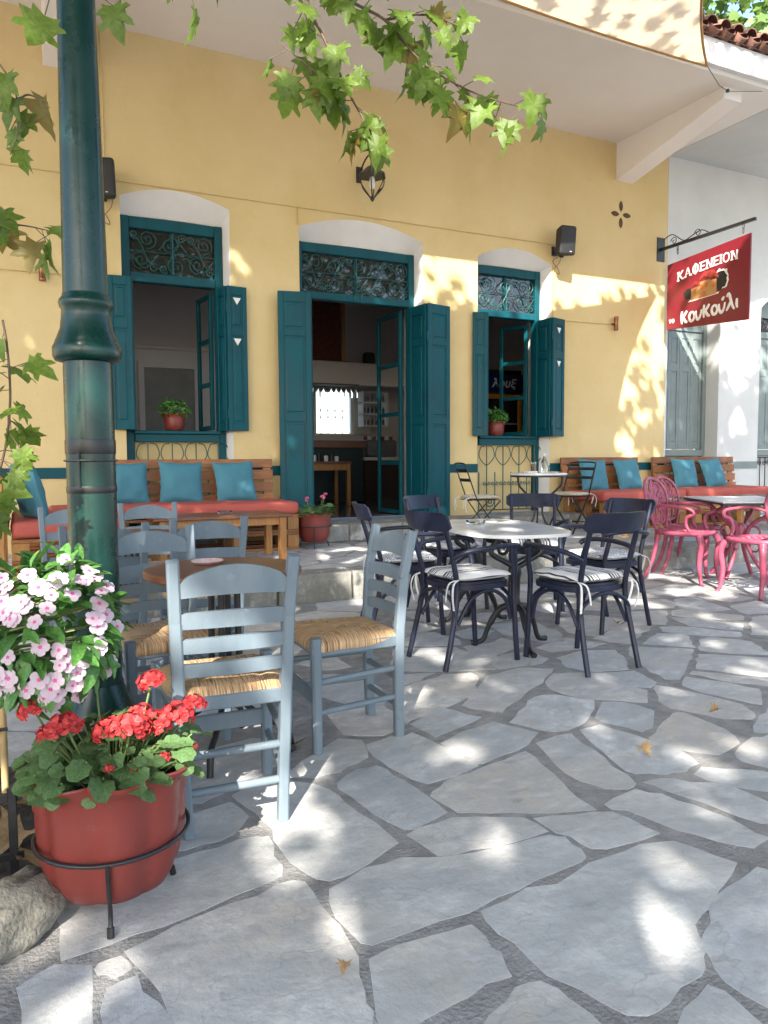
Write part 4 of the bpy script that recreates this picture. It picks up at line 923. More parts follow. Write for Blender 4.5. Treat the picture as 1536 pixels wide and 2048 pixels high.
def make_bentwood(label, arms=True, cushion='striped'):
    t = thing('bentwood_chair', label, 'chair'); m = M['navy']; R = .0155
    for s_ in (-1, 1):
        P = smooth_path([(s_*.185, -.275, 0), (s_*.178, -.225, .20), (s_*.165, -.185, .42), (s_*.168, -.215, .60), (s_*.172, -.285, .835)], 6)
        b = MB(); b.tube(P, [R*1.0]*(len(P)-8)+[R*.95]*8, 10); b.build('back_leg', m, t, smooth=60)
        b = MB(); b.tube(smooth_path([(s_*.195, .215, 0), (s_*.192, .20, .2), (s_*.188, .19, .45)]+([(s_*.205, .185, .55), (s_*.222, .165, .648)] if arms else []), 6), R, 10); b.build('front_leg', m, t, smooth=60)
        b = MB(); b.tube(smooth_path([(s_*.186, .17, .24), (s_*.184, .13, .36), (s_*.18, .02, .415), (s_*.176, -.10, .37), (s_*.178, -.19, .24)], 7), R*.72, 8); b.build('arch_brace', m, t, smooth=60)
        if arms:
            b = MB(); b.tube(smooth_path([(s_*.170, -.215, .605), (s_*.235, -.16, .645), (s_*.262, -.02, .662), (s_*.25, .12, .665), (s_*.222, .19, .655), (s_*.20, .205, .635)], 7), R*1.05, 10, flat=((0, 0, 1), .85)); b.build('arm', m, t, smooth=60)
    for y, z in ((.19, 0), (-.205, 0)):
        b = MB(); b.tube(smooth_path([(-.186, y, .24), (-.155, y, .36), (0, y, .418), (.155, y, .36), (.186, y, .24)], 7), R*.72, 8); b.build('arch_brace', m, t, smooth=60)
    ring = []
    for i in range(32):
        a = 2*PI*i/32; c, s_ = math.cos(a), math.sin(a); ring.append((.205*abs(c)**.6*(1 if c > 0 else -1), .205*abs(s_)**.6*(1 if s_ > 0 else -1)))
    b = MB(); b.prism(ring, .425, .455, 'z'); b.prism([(x*.93, y*.93) for x, y in ring], .4555, .468, 'z'); b.build('seat', m, t, smooth=40)
    b = MB(); n = 14; v = []
    for i in range(n+1):
        u = -1+2*i/n; x = u*.212; bow = -.055*(1-u*u); rr = .022*max(0, (abs(u)-.86)/.14)**2
        for z, dy in ((.752+rr, -.006), (.858-rr, -.012), (.858-rr, .001), (.752+rr, .006)):
            v.append((x, -.245+bow-.30*(z-.735)+dy, z))
    b.add(v, [(i*4+k, i*4+(k+1) % 4, (i+1)*4+(k+1) % 4, (i+1)*4+k) for i in range(n) for k in range(4)]+[(0, 1, 2, 3), tuple(n*4+k for k in range(4))]); b.build('backrest', m, t, smooth=35)
    if cushion: seat_cushion(t, .41, .40, .055, .468, M[cushion])
    return t

def pillow(label, loc, rot, size=.43, thick=.15, group=None, seed=0):
    N = 18; v = []; f = []
    for sgn in (1, -1):
        for j in range(N+1):
            for i in range(N+1):
                u = -1+2*i/N; q = -1+2*j/N
                x = u*size/2*(1-.075*(1-q*q)*(1-.2*math.sin(q*14+seed))); z = q*size/2*(1-.075*(1-u*u))
                th = thick*.5*(max(0, (1-u*u)*(1-q*q)))**.42
                e = max(abs(u), abs(q)); wr = mnoise.noise(Vector((x*9+seed*3.1, z*7, sgn*2+seed)))*.016+.011*mnoise.noise(Vector((x*26*(.3+abs(q)), z*26*(.3+abs(u)), seed)))*(e > .4)
                v.append((x, sgn*(th+wr*(1-e**6))-.0, z))
    for s_ in (0, 1):
        o = s_*(N+1)**2
        for j in range(N):
            for i in range(N):
                q = (o+j*(N+1)+i, o+j*(N+1)+i+1, o+(j+1)*(N+1)+i+1, o+(j+1)*(N+1)+i); f.append(q[::-1] if s_ == 0 else q)
    b = MB(); b.add(v, f); o = b.build('throw_pillow', M['pillow'], smooth=85, fix=False); o.location = loc; o.rotation_euler = rot
    return tag(o, label, 'pillow', group)

def pallet_stack(root, x0, x1, y0, y1, z0, layers=2, bl=.128, bd=.026, along='x'):
    """stacked pallets: boards along x on blocks; every board and block its own part"""
    L = x1-x0; z = z0; nb_ = max(3, round(L/.6)+1)
    for l in range(layers):
        for y in (y0+.05, (y0+y1)/2, y1-.05):
            b = MB(); b.box(x0, x1, y-.05, y+.05, z, z+bd, c=.003); b.build('bottom_board', M['pine'], root)
            for i in range(nb_):
                xc = x0+.06+(L-.12)*i/(nb_-1); b = MB(); b.box(xc-.06, xc+.06, y-.046, y+.046, z+bd+.001, z+bd+bl, c=.004); b.build('block', M['pinez'], root)
        n = 5
        for i in range(n):
            yc = y0+.05+(y1-y0-.1)*i/(n-1); b = MB(); b.box(x0, x1, yc-.05, yc+.05, z+bd+bl+.001, z+2*bd+bl, c=.003); b.build('top_board', M['pine'], root)
        z += 2*bd+bl+.002
    return z
def make_bench(label, xa, xb, backs, ya=-.95, yb_=-.13, z0=.232, cush=None):
    """pallet bench against the wall from xa to xb"""
    xc = (xa+xb)/2; t = thing('pallet_bench', label, 'bench', (xc, 0, z0))
    zt = pallet_stack(t, xa-xc, xb-xc, ya, yb_-.02, 0)
    for a, b_ in backs:
        for i, z in enumerate((.44, .575, .71, .84)):
            b = MB(); y = -.175+.06*((z-.44)/.4); h = .105 if i < 3 else .095
            b.box(a-xc, b_-xc, y-.012, y+.012, z, z+h, c=.003); b.build('back_board', M['pine'], t)
        k = max(2, round((b_-a)/.7)+1)
        for i in range(k):
            x = a+.06+(b_-a-.12)*i/(k-1); b = MB(); b.bar((x-xc, -.145, .40), (x-xc, -.085, .93), .09, .03, c=.003, upv=(0, 1, 0)); b.build('back_upright', M['pinez'], t)
    return t, zt+z0

# ------------------------------------------------------------------ benches and pillows
t, zt = make_bench('long pallet bench with coral seat under the left window', .22, 2.60, [(.80, 2.58)])
c = rbox('seat_cushion', 2.36, .80, .13, .045, M['coral'], t, loc=(.02, -.555, zt+.066-.232), wob=.012, cuts=6)
t2 = thing('pallet_bench', 'short pallet bench leg running forward behind the lamp post', 'bench', (.3, -1.6, .232))
pallet_stack(t2, -.36, .40, -.78, .62, 0)
rbox('seat_cushion', .76, 1.42, .13, .045, M['coral'], t2, loc=(.02, -.08, zt+.066-.232), wob=.012, cuts=5)
for i, z in enumerate((.44, .575, .71)):
    b = MB(); b.box(-.40, -.376, -.80, .62, z-.03, z+.075, c=.003); b.build('back_board', M['pine'], t2)
for y in (-.76, -.1, .55): b = MB(); b.box(-.44, -.402, y-.045, y+.045, 0, .80, c=.003); b.build('back_upright', M['pinez'], t2)
ZS = zt+.13
PG = 'teal pillows on the pallet benches'
pillow('teal pillow on the long left bench, nearest the lamp post', (.98, -.33, ZS+.20), (rad(-17), 0, rad(2)), .45, .15, PG, 1)
pillow('teal pillow on the long left bench, middle of three', (1.53, -.33, ZS+.20), (rad(-16), rad(2), rad(-2)), .45, .15, PG, 2)
pillow('teal pillow on the long left bench, nearest the door', (2.10, -.33, ZS+.20), (rad(-16), rad(-2), rad(3)), .45, .15, PG, 3)
pillow('teal pillow seen edge on, leaning at the far left bench end', (.07, -2.05, ZS+.20), (rad(-14), 0, rad(108)), .45, .16, PG, 4)
t, zt = make_bench('pallet bench with coral seat right of the right window', 6.68, 8.12, [(6.66, 8.04)])
rbox('seat_cushion', 1.46, .80, .13, .045, M['coral'], t, loc=(0, -.555, zt+.066-.232), wob=.010, cuts=4)
t, zt = make_bench('pallet bench with coral seat in front of the grey house', 8.30, 10.05, [(8.32, 10.0)])
rbox('seat_cushion', 1.90, .80, .13, .045, M['coral'], t, loc=(-.06, -.555, zt+.066-.232), wob=.010, cuts=4)
pillow('teal pillow on the middle right bench, its left one', (7.05, -.33, ZS+.20), (rad(-17), rad(3), rad(-4)), .45, .15, PG, 5)
pillow('teal pillow on the middle right bench, its right one', (7.66, -.33, ZS+.20), (rad(-17), rad(-3), rad(3)), .45, .15, PG, 6)
pillow('teal pillow below the hanging sign, left one on grey house bench', (8.75, -.33, ZS+.20), (rad(-17), rad(2), rad(-3)), .45, .15, PG, 7)
pillow('teal pillow on grey house bench, half sunlit right one', (9.32, -.33, ZS+.20), (rad(-19), rad(-5), rad(4)), .45, .15, PG, 8)

def coffee_table(label, x0, x1, y0, y1, top=.66, z0=.232):
    xc, yc = (x0+x1)/2, (y0+y1)/2; t = thing('coffee_table', label, 'table', (xc, yc, z0)); h = top-z0; a, b_ = (x1-x0)/2, (y1-y0)/2
    b = MB(); b.box(-a, a, -b_, b_, h-.028, h, c=.005); b.build('table_top', M['walnut'], t)
    for sx in (-1, 1):
        for sy in (-1, 1): b = MB(); b.box(sx*(a-.09)-.032, sx*(a-.09)+.032, sy*(b_-.07)-.032, sy*(b_-.07)+.032, 0, h-.0285, c=.004); b.build('leg', M['pinez'], t)
    for sy in (-1, 1): b = MB(); b.box(-a+.12, a-.12, sy*(b_-.07)-.012, sy*(b_-.07)+.012, h-.10, h-.029); b.build('apron', M['pinez'], t)
    return t
coffee_table('low brown coffee table in front of the left bench', 1.02, 2.28, -1.72, -1.14)
coffee_table('low brown coffee table behind the pink chairs', 6.36, 7.62, -2.15, -1.5)
coffee_table('low brown coffee table at the right picture edge', 8.5, 9.7, -2.0, -1.35)
def ashtray(label, loc, m=None, r=.065):
    b = MB(); b.lathe([(r*.8, 0), (r, .004), (r, .028), (r*.86, .028), (r*.78, .010), (.002, .009)], 24); o = b.build('ashtray', m or M['glass'], smooth=40); o.location = loc; return tag(o, label, 'ashtray', 'glass ashtrays')
ashtray('clear glass ashtray on the coffee table behind the pink chairs', (7.0, -1.8, .661))
ashtray('clear glass ashtray on the left coffee table', (1.72, -1.40, .661))

# ------------------------------------------------------------------ taverna chairs and round tables
TG = 'grey taverna chairs with rush seats'
def rzh(hx, hy): return math.atan2(-hx, hy)
ch = make_taverna('x')
SP = [((.585, -5.905), (.06, 1), 'grey taverna chair nearest the camera, seen from behind'),
      ((1.19, -5.47), (-1, .02), 'grey taverna chair in profile right of the round table, facing left'),
      ((.53, -5.19), (.10, -1), 'grey taverna chair just right of the lamp post, facing the camera'),
      ((.88, -4.27), (.05, 1), 'grey taverna chair behind the round table, before the low kerb'),
      ((.35, -4.44), (0, 1), 'grey taverna chair half hidden behind the lamp post'),
      ((.79, -3.17), (-.05, -1), 'grey taverna chair farthest back, right of the lamp post'),
      ((.30, -3.36), (0, -1), 'grey taverna chair farthest left, beyond the lamp post')]
for i, (p, h, lab) in enumerate(SP): place(ch, i == 0, (p[0], p[1], .012), rzh(*h), lab, TG)
def round_table(label, x, y, r, ztop):
    t = thing('round_table', label, 'table', (x, y, .012)); h = ztop-.012
    b = MB(); b.lathe([(r-.006, h-.03), (r, h-.024), (r, h-.006), (r-.006, h)], 48, capt=True); b.build('table_top', M['walnut'], t, smooth=40)
    for i in range(4):
        a = PI/4+i*PI/2+.3; c, s_ = math.cos(a), math.sin(a); b = MB()
        b.tube(smooth_path([(.05*c, .05*s_, h-.03), (.055*c, .055*s_, .35), (.07*c, .07*s_, .20), (.16*c, .16*s_, .13), (.235*c, .235*s_, .09), (.26*c, .26*s_, .0)], 6), .0125, 10); b.build('leg', M['blackiron'], t, smooth=60)
    b = MB(); b.lathe([(.07, h-.036), (.07, h-.031)], 20, capt=True); b.build('mount_plate', M['blackiron'], t)
    return t
round_table('round brown table with black tube legs among the grey chairs', .705, -5.46, .30, .74)
round_table('round brown table mostly hidden behind the lamp post', .55, -3.86, .30, .74)
b = MB(); b.lathe([(.05, 0), (.065, .012), (.062, .014), (.045, .004), (.002, .004)], 24); o = b.build('saucer', mat('pink rimmed china', (.7, .6, .58), .3, (.6, .3, .28), 12), smooth=50); o.location = (.67, -5.34, .7405); tag(o, 'small pale saucer on the round brown table', 'saucer')

# ------------------------------------------------------------------ marble table with bentwood chairs
t = thing('marble_table', 'white marble table with black cast iron pedestals, six chairs round it', 'table', (2.76, -4.30, .012), rad(-13))
ring = []
for i in range(56):
    a = 2*PI*i/56; c, s_ = math.cos(a), math.sin(a); ring.append((.345*abs(c)**.62*(1 if c > 0 else -1), .60*abs(s_)**.62*(1 if s_ > 0 else -1)))
b = MB(); b.prism(ring, .688, .708, 'z'); b.build('marble_top', M['marble'], t, smooth=35)
b = MB(); b.box(-.20, .20, -.34, .34, .665, .6875); b.build('sub_frame', M['blackiron'], t)
for sy in (-1, 1):
    y = sy*.33; b = MB()
    b.lathe([(.022, .22), (.036, .25), (.022, .30), (.026, .42), (.034, .46), (.024, .50)], 16, (0, y, 0), capt=True)
    for s_ in (-1, 1):
        b.tube(smooth_path([(0, y, .48), (s_*.07, y, .52), (s_*.16, y, .58), (s_*.13, y, .66), (s_*.20, y, .675)], 7), .017, 8)
        b.tube(scroll(s_*.09, .60, .045, 90, 1.3, y, 18, s_), .011, 6)
    for a in (25, 155, 270 if sy < 0 else 90):
        c, s_ = math.cos(rad(a)), math.sin(rad(a))
        b.tube(smooth_path([(.01*c, y+.01*s_, .25), (.09*c, y+.09*s_, .235), (.16*c, y+.16*s_, .13), (.20*c, y+.20*s_, .035), (.27*c, y+.27*s_, .012)], 7), [.020]*14+[.016]*14+[.02], 8)
    b.build('iron_pedestal', M['blackiron'], t, smooth=60)
b = MB(); b.bar((0, -.33, .36), (0, .33, .36), .02, .03, c=.003); b.build('tie_bar', M['blackiron'], t)
ashtray('clear glass ashtray on the marble table', (2.72, -4.12, .7205))
BG = 'navy bentwood chairs round the marble table'
s1 = make_bentwood('x', True, 'striped'); s2 = make_bentwood('x', True, 'paisley')
place(s1, True, (2.29, -4.69, .012), rzh(1, .08), 'navy bentwood armchair with striped cushion, front left of marble table', BG)
place(s1, False, (2.81, -5.04, .012), rzh(-.05, 1), 'navy bentwood armchair with striped cushion, nearest end of marble table', BG)
place(s1, False, (2.93, -3.42, .012), rzh(.30, -.94), 'navy bentwood chair with striped cushion, far left of marble table', BG)
place(s1, False, (3.58, -3.62, .012), rzh(-.55, -.83), 'navy bentwood chair with striped cushion, far right of marble table', BG)
place(s2, True, (2.30, -3.90, .012), rzh(.95, -.25), 'navy bentwood armchair with scroll print cushion, left behind grey chair', BG)
place(s2, False, (3.55, -4.40, .012), rzh(-1, -.12), 'navy bentwood chair with scroll print cushion, right of marble table', BG)

# ------------------------------------------------------------------ small table and folding chairs by the right window
t = thing('bistro_table', 'small pale topped table with curved black legs under right window', 'table', (5.55, -1.08, .232))
b = MB(); b.lathe([(.33, .727), (.335, .732), (.335, .748), (.33, .752)], 40, capt=True); b.build('table_top', M['marble'], t, smooth=40)
b = MB(); b.tube([(.325*math.cos(2*PI*i/32), .325*math.sin(2*PI*i/32), .715) for i in range(32)], .010, 6, closed=True); b.build('rim_band', M['blackiron'], t, smooth=60)
for i in range(3):
    a = rad(-60+120*i); c, s_ = math.cos(a), math.sin(a); b = MB()
    b.tube(smooth_path([(.30*c, .30*s_, .71), (.27*c, .27*s_, .60), (.14*c, .14*s_, .48), (.055*c, .055*s_, .36), (.07*c, .07*s_, .22), (.17*c, .17*s_, .08), (.27*c, .27*s_, .012)], 6), .013, 8, flat=((-s_, c, 0), .7)); b.build('leg', M['blackiron'], t, smooth=60)
b = MB(); b.lathe([(.06, .34), (.06, .36)], 20, capt=True); b.build('leg_ring', M['blackiron'], t)
z = .232+.753
b = MB(); b.lathe([(.03, 0), (.036, .13), (.0345, .13), (.029, .006), (.001, .006)], 20); o = b.build('coffee_glass', M['glass'], smooth=50); o.location = (5.46, -1.10, z); tag(o, 'tall iced coffee glass with straw on the small table', 'glass')
b2 = MB(); b2.lathe([(.0285, .007), (.033, .10)], 16, capt=True); b2.build('coffee_drink', mat('iced coffee', (.20, .10, .05), .4, (.35, .22, .13), 20), o, smooth=50)
b2 = MB(); b2.tube([(0, 0, .01), (.02, .005, .21)], .003, 6); b2.build('straw', M['blackiron'], o)
b = MB(); b.lathe([(.036, 0), (.038, .005), (.038, .13), (.016, .18), (.015, .21), (.019, .212), (.019, .225)], 20, capt=True); o = b.build('water_bottle', M['glass'], smooth=50); o.location = (5.68, -1.02, z); tag(o, 'clear glass water bottle on the small table', 'bottle')
b2 = MB(); b2.lathe([(.0335, .004), (.0335, .12)], 16, capt=True); b2.build('water', M['glass'], o, smooth=50); b2 = MB(); b2.lathe([(.02, .205), (.02, .23)], 14, capt=True); b2.build('cap', M['offwhite'], o)
b = MB(); b.lathe([(.028, 0), (.033, .09), (.0315, .09), (.027, .006), (.001, .006)], 18); o = b.build('water_glass', M['glass'], smooth=50); o.location = (5.61, -1.16, z); tag(o, 'short water glass beside the bottle on the small table', 'glass')
b = MB(); b.box(-.07, .07, -.045, .045, 0, .022, c=.008); o = b.build('folded_napkin', M['offwhite']); o.location = (5.38, -1.16, z); tag(o, 'folded white paper lying left of the iced coffee', 'napkin')
b = MB(); b.lathe([(.03, 0), (.045, .012), (.042, .014), (.001, .005)], 18); o = b.build('saucer', M['offwhite'], smooth=50); o.location = (5.68, -1.22, z); tag(o, 'small white saucer in front of the water bottle', 'saucer')
def make_folding(label, cushion):
    t = thing('folding_chair', label, 'chair'); m = M['blackiron']
    for s_ in (-1, 1):
        x = s_*.195
        b = MB(); b.bar((x, .22, 0), (x, -.10, .46), .010, .022, c=.002, upv=(1, 0, 0)); b.bar((x, -.10, .46), (x, -.235, .84), .010, .022, c=.002, upv=(1, 0, 0)); b.build('back_leg', m, t)
        b = MB(); b.bar((x*.9, -.24, 0), (x*.9, .19, .44), .010, .022, c=.002, upv=(1, 0, 0)); b.build('front_leg', m, t)
    b = MB(); b.tube(smooth_path([(-.195, -.232, .83), (-.18, -.245, .865), (0, -.258, .875), (.18, -.245, .865), (.195, -.232, .83)], 6), .009, 8); b.build('top_rail', m, t, smooth=60)
    for z in (.68, .79):
        b = MB(); n = 10; b.tube([(-.195+.39*i/n, -.10-.135*(z-.46)/.38-.03*math.sin(PI*i/n), z) for i in range(n+1)], .018, 6, flat=((0, 1, 0), .22)); b.build('back_slat', m, t, smooth=50)
    for i in range(7): b = MB(); y = -.17+i*.057; b.box(-.19, .19, y-.016, y+.016, .447, .455, c=.002); b.build('seat_slat', m, t)
    for y, z in ((.12, .145), (-.13, .13)): b = MB(); b.tube([(-.19, y, z), (.19, y, z)], .006, 6); b.build('cross_rod', m, t)
    seat_cushion(t, .42, .40, .05, .457, M[cushion], ties=True)
    return t
fc = make_folding('x', 'florals')
place(fc, True, (4.83, -.92, .232), rzh(1, -.25), 'black folding chair with cream cushion, left of the small table', 'folding chairs at the small table')
place(fc, False, (6.20, -.88, .232), rzh(-1, -.25), 'black folding chair with cream cushion, right of the small table', 'folding chairs at the small table')

# ------------------------------------------------------------------ pink cast chairs and their table
def make_pink(label):
    t = thing('cast_metal_chair', label, 'chair'); m = M['pink']
    for s_ in (-1, 1):
        b = MB(); P = smooth_path([(s_*.18, .19, .41), (s_*.205, .215, .33), (s_*.195, .20, .18), (s_*.20, .215, .05), (s_*.215, .235, 0)], 6); b.tube(P, [.030-.018*i/(len(P)-1) for i in range(len(P)-2)]+[.014, .02], 8); b.build('front_leg', m, t, smooth=60)
        b = MB(); P = smooth_path([(s_*.16, -.17, .41), (s_*.165, -.19, .28), (s_*.175, -.225, .13), (s_*.20, -.29, 0)], 6); b.tube(P, [.022-.008*i/(len(P)-1) for i in range(len(P))], 8); b.build('back_leg', m, t, smooth=60)
        b = MB(); b.tube(smooth_path([(s_*.185, -.22, .63), (s_*.245, -.12, .66), (s_*.265, .02, .655), (s_*.26, .13, .64), (s_*.235, .16, .60), (s_*.225, .10, .565), (s_*.21, .09, .50), (s_*.20, .12, .44)], 6), .016, 8, flat=((0, 0, 1), .8)); b.build('arm', m, t, smooth=60)
    ring = []
    for i in range(36):
        a = 2*PI*i/36; c, s_ = math.cos(a), math.sin(a); ring.append(((.215+.02*s_)*abs(c)**.7*(1 if c > 0 else -1), .215*abs(s_)**.7*(1 if s_ > 0 else -1)))
    b = MB(); b.tube([(x, y, .425) for x, y in ring], .020, 8, closed=True)
    for i in range(-3, 4): b.tube(smooth_path([(i*.055, -.2+abs(i)*.012, .428), (i*.045, 0, .425), (i*.055, .2-abs(i)*.012, .428)], 4), .010, 6)
    for y in (-.12, 0, .12):
        for i in range(-2, 3): b.tube([(i*.07+.03*math.cos(rad(a)), y+.03*math.sin(rad(a)), .430) for a in range(0, 360, 30)], .007, 5, closed=True)
    b.build('seat', m, t, smooth=60)
    # the pierced back: an outer hoop with leaf and ribbon scrolls, built flat then tilted
    def B(x, z): return (x, -.185-.24*(z-.44)-.05*(1-(x/.22)**2)*0-.035*math.cos(min(1, abs(x)/.24)*PI/2), z)
    def strip(b, pts, r=.013, n=6): b.tube([B(x, z) for x, z in [(p[0], p[2]) for p in smooth_path([(a, 0, c) for a, c in pts], n)]], r, 7, flat=((0, 1, 0), .7))
    b = MB()
    strip(b, [(-.10, .43), (-.15, .52), (-.20, .64), (-.215, .74), (-.17, .83), (-.08, .875), (0, .885), (.08, .875), (.17, .83), (.215, .74), (.20, .64), (.15, .52), (.10, .43)], .016); b.build('back_hoop', m, t, smooth=60)
    b = MB()
    for s_ in (-1, 1):
        strip(b, [(0, .47), (s_*.06, .52), (s_*.085, .60), (s_*.03, .66), (s_*.10, .74), (s_*.15, .80)]); strip(b, [(0, .86), (s_*.05, .80), (s_*.035, .70), (s_*.08, .62), (s_*.17, .60)])
        strip(b, [(s_*.02, .48), (s_*.10, .50), (s_*.13, .57), (s_*.09, .63), (s_*.05, .59)], .011); strip(b, [(s_*.05, .84), (s_*.11, .83), (s_*.15, .76), (s_*.11, .71), (s_*.07, .75)], .011)
        strip(b, [(s_*.20, .70), (s_*.15, .70), (s_*.12, .66)], .010)
    strip(b, [(0, .44), (.012, .55), (-.012, .66), (.012, .77), (0, .88)], .012)
    for cz in (.53, .66, .79):
        for k in range(5): a = 2*PI*k/5; strip(b, [(0, cz), (.022*math.cos(a+.3), cz+.022*math.sin(a+.3)), (.034*math.cos(a), cz+.034*math.sin(a))], .010, 3)
    b.build('back_scrollwork', m, t, smooth=60)
    return t
pk = make_pink('x'); PKG = 'pink cast metal chairs'
pk.scale = (1.07, 1.07, 1.07)
place(pk, True, (5.56, -3.27, .012), rzh(.36, -.93), 'ornate pink metal chair, left one of the pair before the bench', PKG)
place(pk, False, (5.99, -2.98, .012), rzh(.30, -.95), 'ornate pink metal chair, right one of the pair before the bench', PKG)
place(pk, False, (5.57, -4.08, .012), rzh(-1, .1), 'ornate pink metal chair cut off by the right picture edge', PKG)
t = thing('pink_iron_table', 'table with pale top, dark edge and ornate pink iron base', 'table', (6.16, -3.38, .012), rad(-29.7))
b = MB(); b.box(-.36, .36, -.54, .54, .736, .750, c=.004); b.build('table_top', mat('pale grey laminate', (.62, .62, .65), .35, (.56, .56, .6), 3), t)
b = MB(); b.box(-.36, .36, -.54, .54, .716, .7355, c=.004); b.build('edge_board', M['blackiron'], t)
for i in range(4):
    a = rad(45+90*i); c, s_ = math.cos(a), math.sin(a); b = MB(); b.tube(smooth_path([(.30*c, .30*s_, .70), (.24*c, .24*s_, .60), (.10*c, .10*s_, .50), (.06*c, .06*s_, .36), (.12*c, .12*s_, .22), (.22*c, .22*s_, .08), (.27*c, .27*s_, .012)], 6), .019, 8); b.build('leg', M['pink'], t, smooth=60)
    b = MB(); b.tube([(.13*c+.055*math.cos(rad(q))*c, .13*s_+.055*math.cos(rad(q))*s_, .44+.055*math.sin(rad(q))) for q in range(0, 360, 24)], .010, 6, closed=True); b.tube([(.14*c+.045*math.cos(rad(q))*c, .14*s_+.045*math.cos(rad(q))*s_, .30+.045*math.sin(rad(q))) for q in range(0, 360, 24)], .009, 6, closed=True); b.build('leg_scroll', M['pink'], t, smooth=60)
b = MB(); b.lathe([(.05, .33), (.035, .40), (.055, .47), (.03, .52)], 16, capt=True); b.build('hub', M['pink'], t, smooth=50)
# brown wooden chair at the right edge
t = thing('brown_chair', 'dark framed chair with brown wooden backrest at right edge', 'chair', (9.55, -1.62, .232), rzh(.5, -.86))
for s_ in (-1, 1):
    for y, zt_ in ((-.19, .86), (.19, .45)): b = MB(); b.tube([(s_*.18, y-(.03 if y < 0 else -.03), 0), (s_*.175, y, .45)]+([(s_*.175, y-.08, zt_)] if y < 0 else []), .013, 8); b.build('leg', M['blackiron'], t, smooth=60)
b = MB(); b.box(-.20, .20, -.20, .20, .45, .472, c=.008); b.build('seat', M['walnut'], t)
b = MB(); n = 10; v = []
for i in range(n+1):
    u = -1+2*i/n
    for z_, dy in ((.70, -.01), (.87, -.01), (.87, .01), (.70, .01)): v.append((u*.22, -.255-.03*(1-u*u)+dy, z_))
b.add(v, [(i*4+k, i*4+(k+1) % 4, (i+1)*4+(k+1) % 4, (i+1)*4+k) for i in range(n) for k in range(4)]+[(0, 1, 2, 3), tuple(n*4+k for k in range(4))]); b.build('backrest', M['walnut'], t, smooth=35)
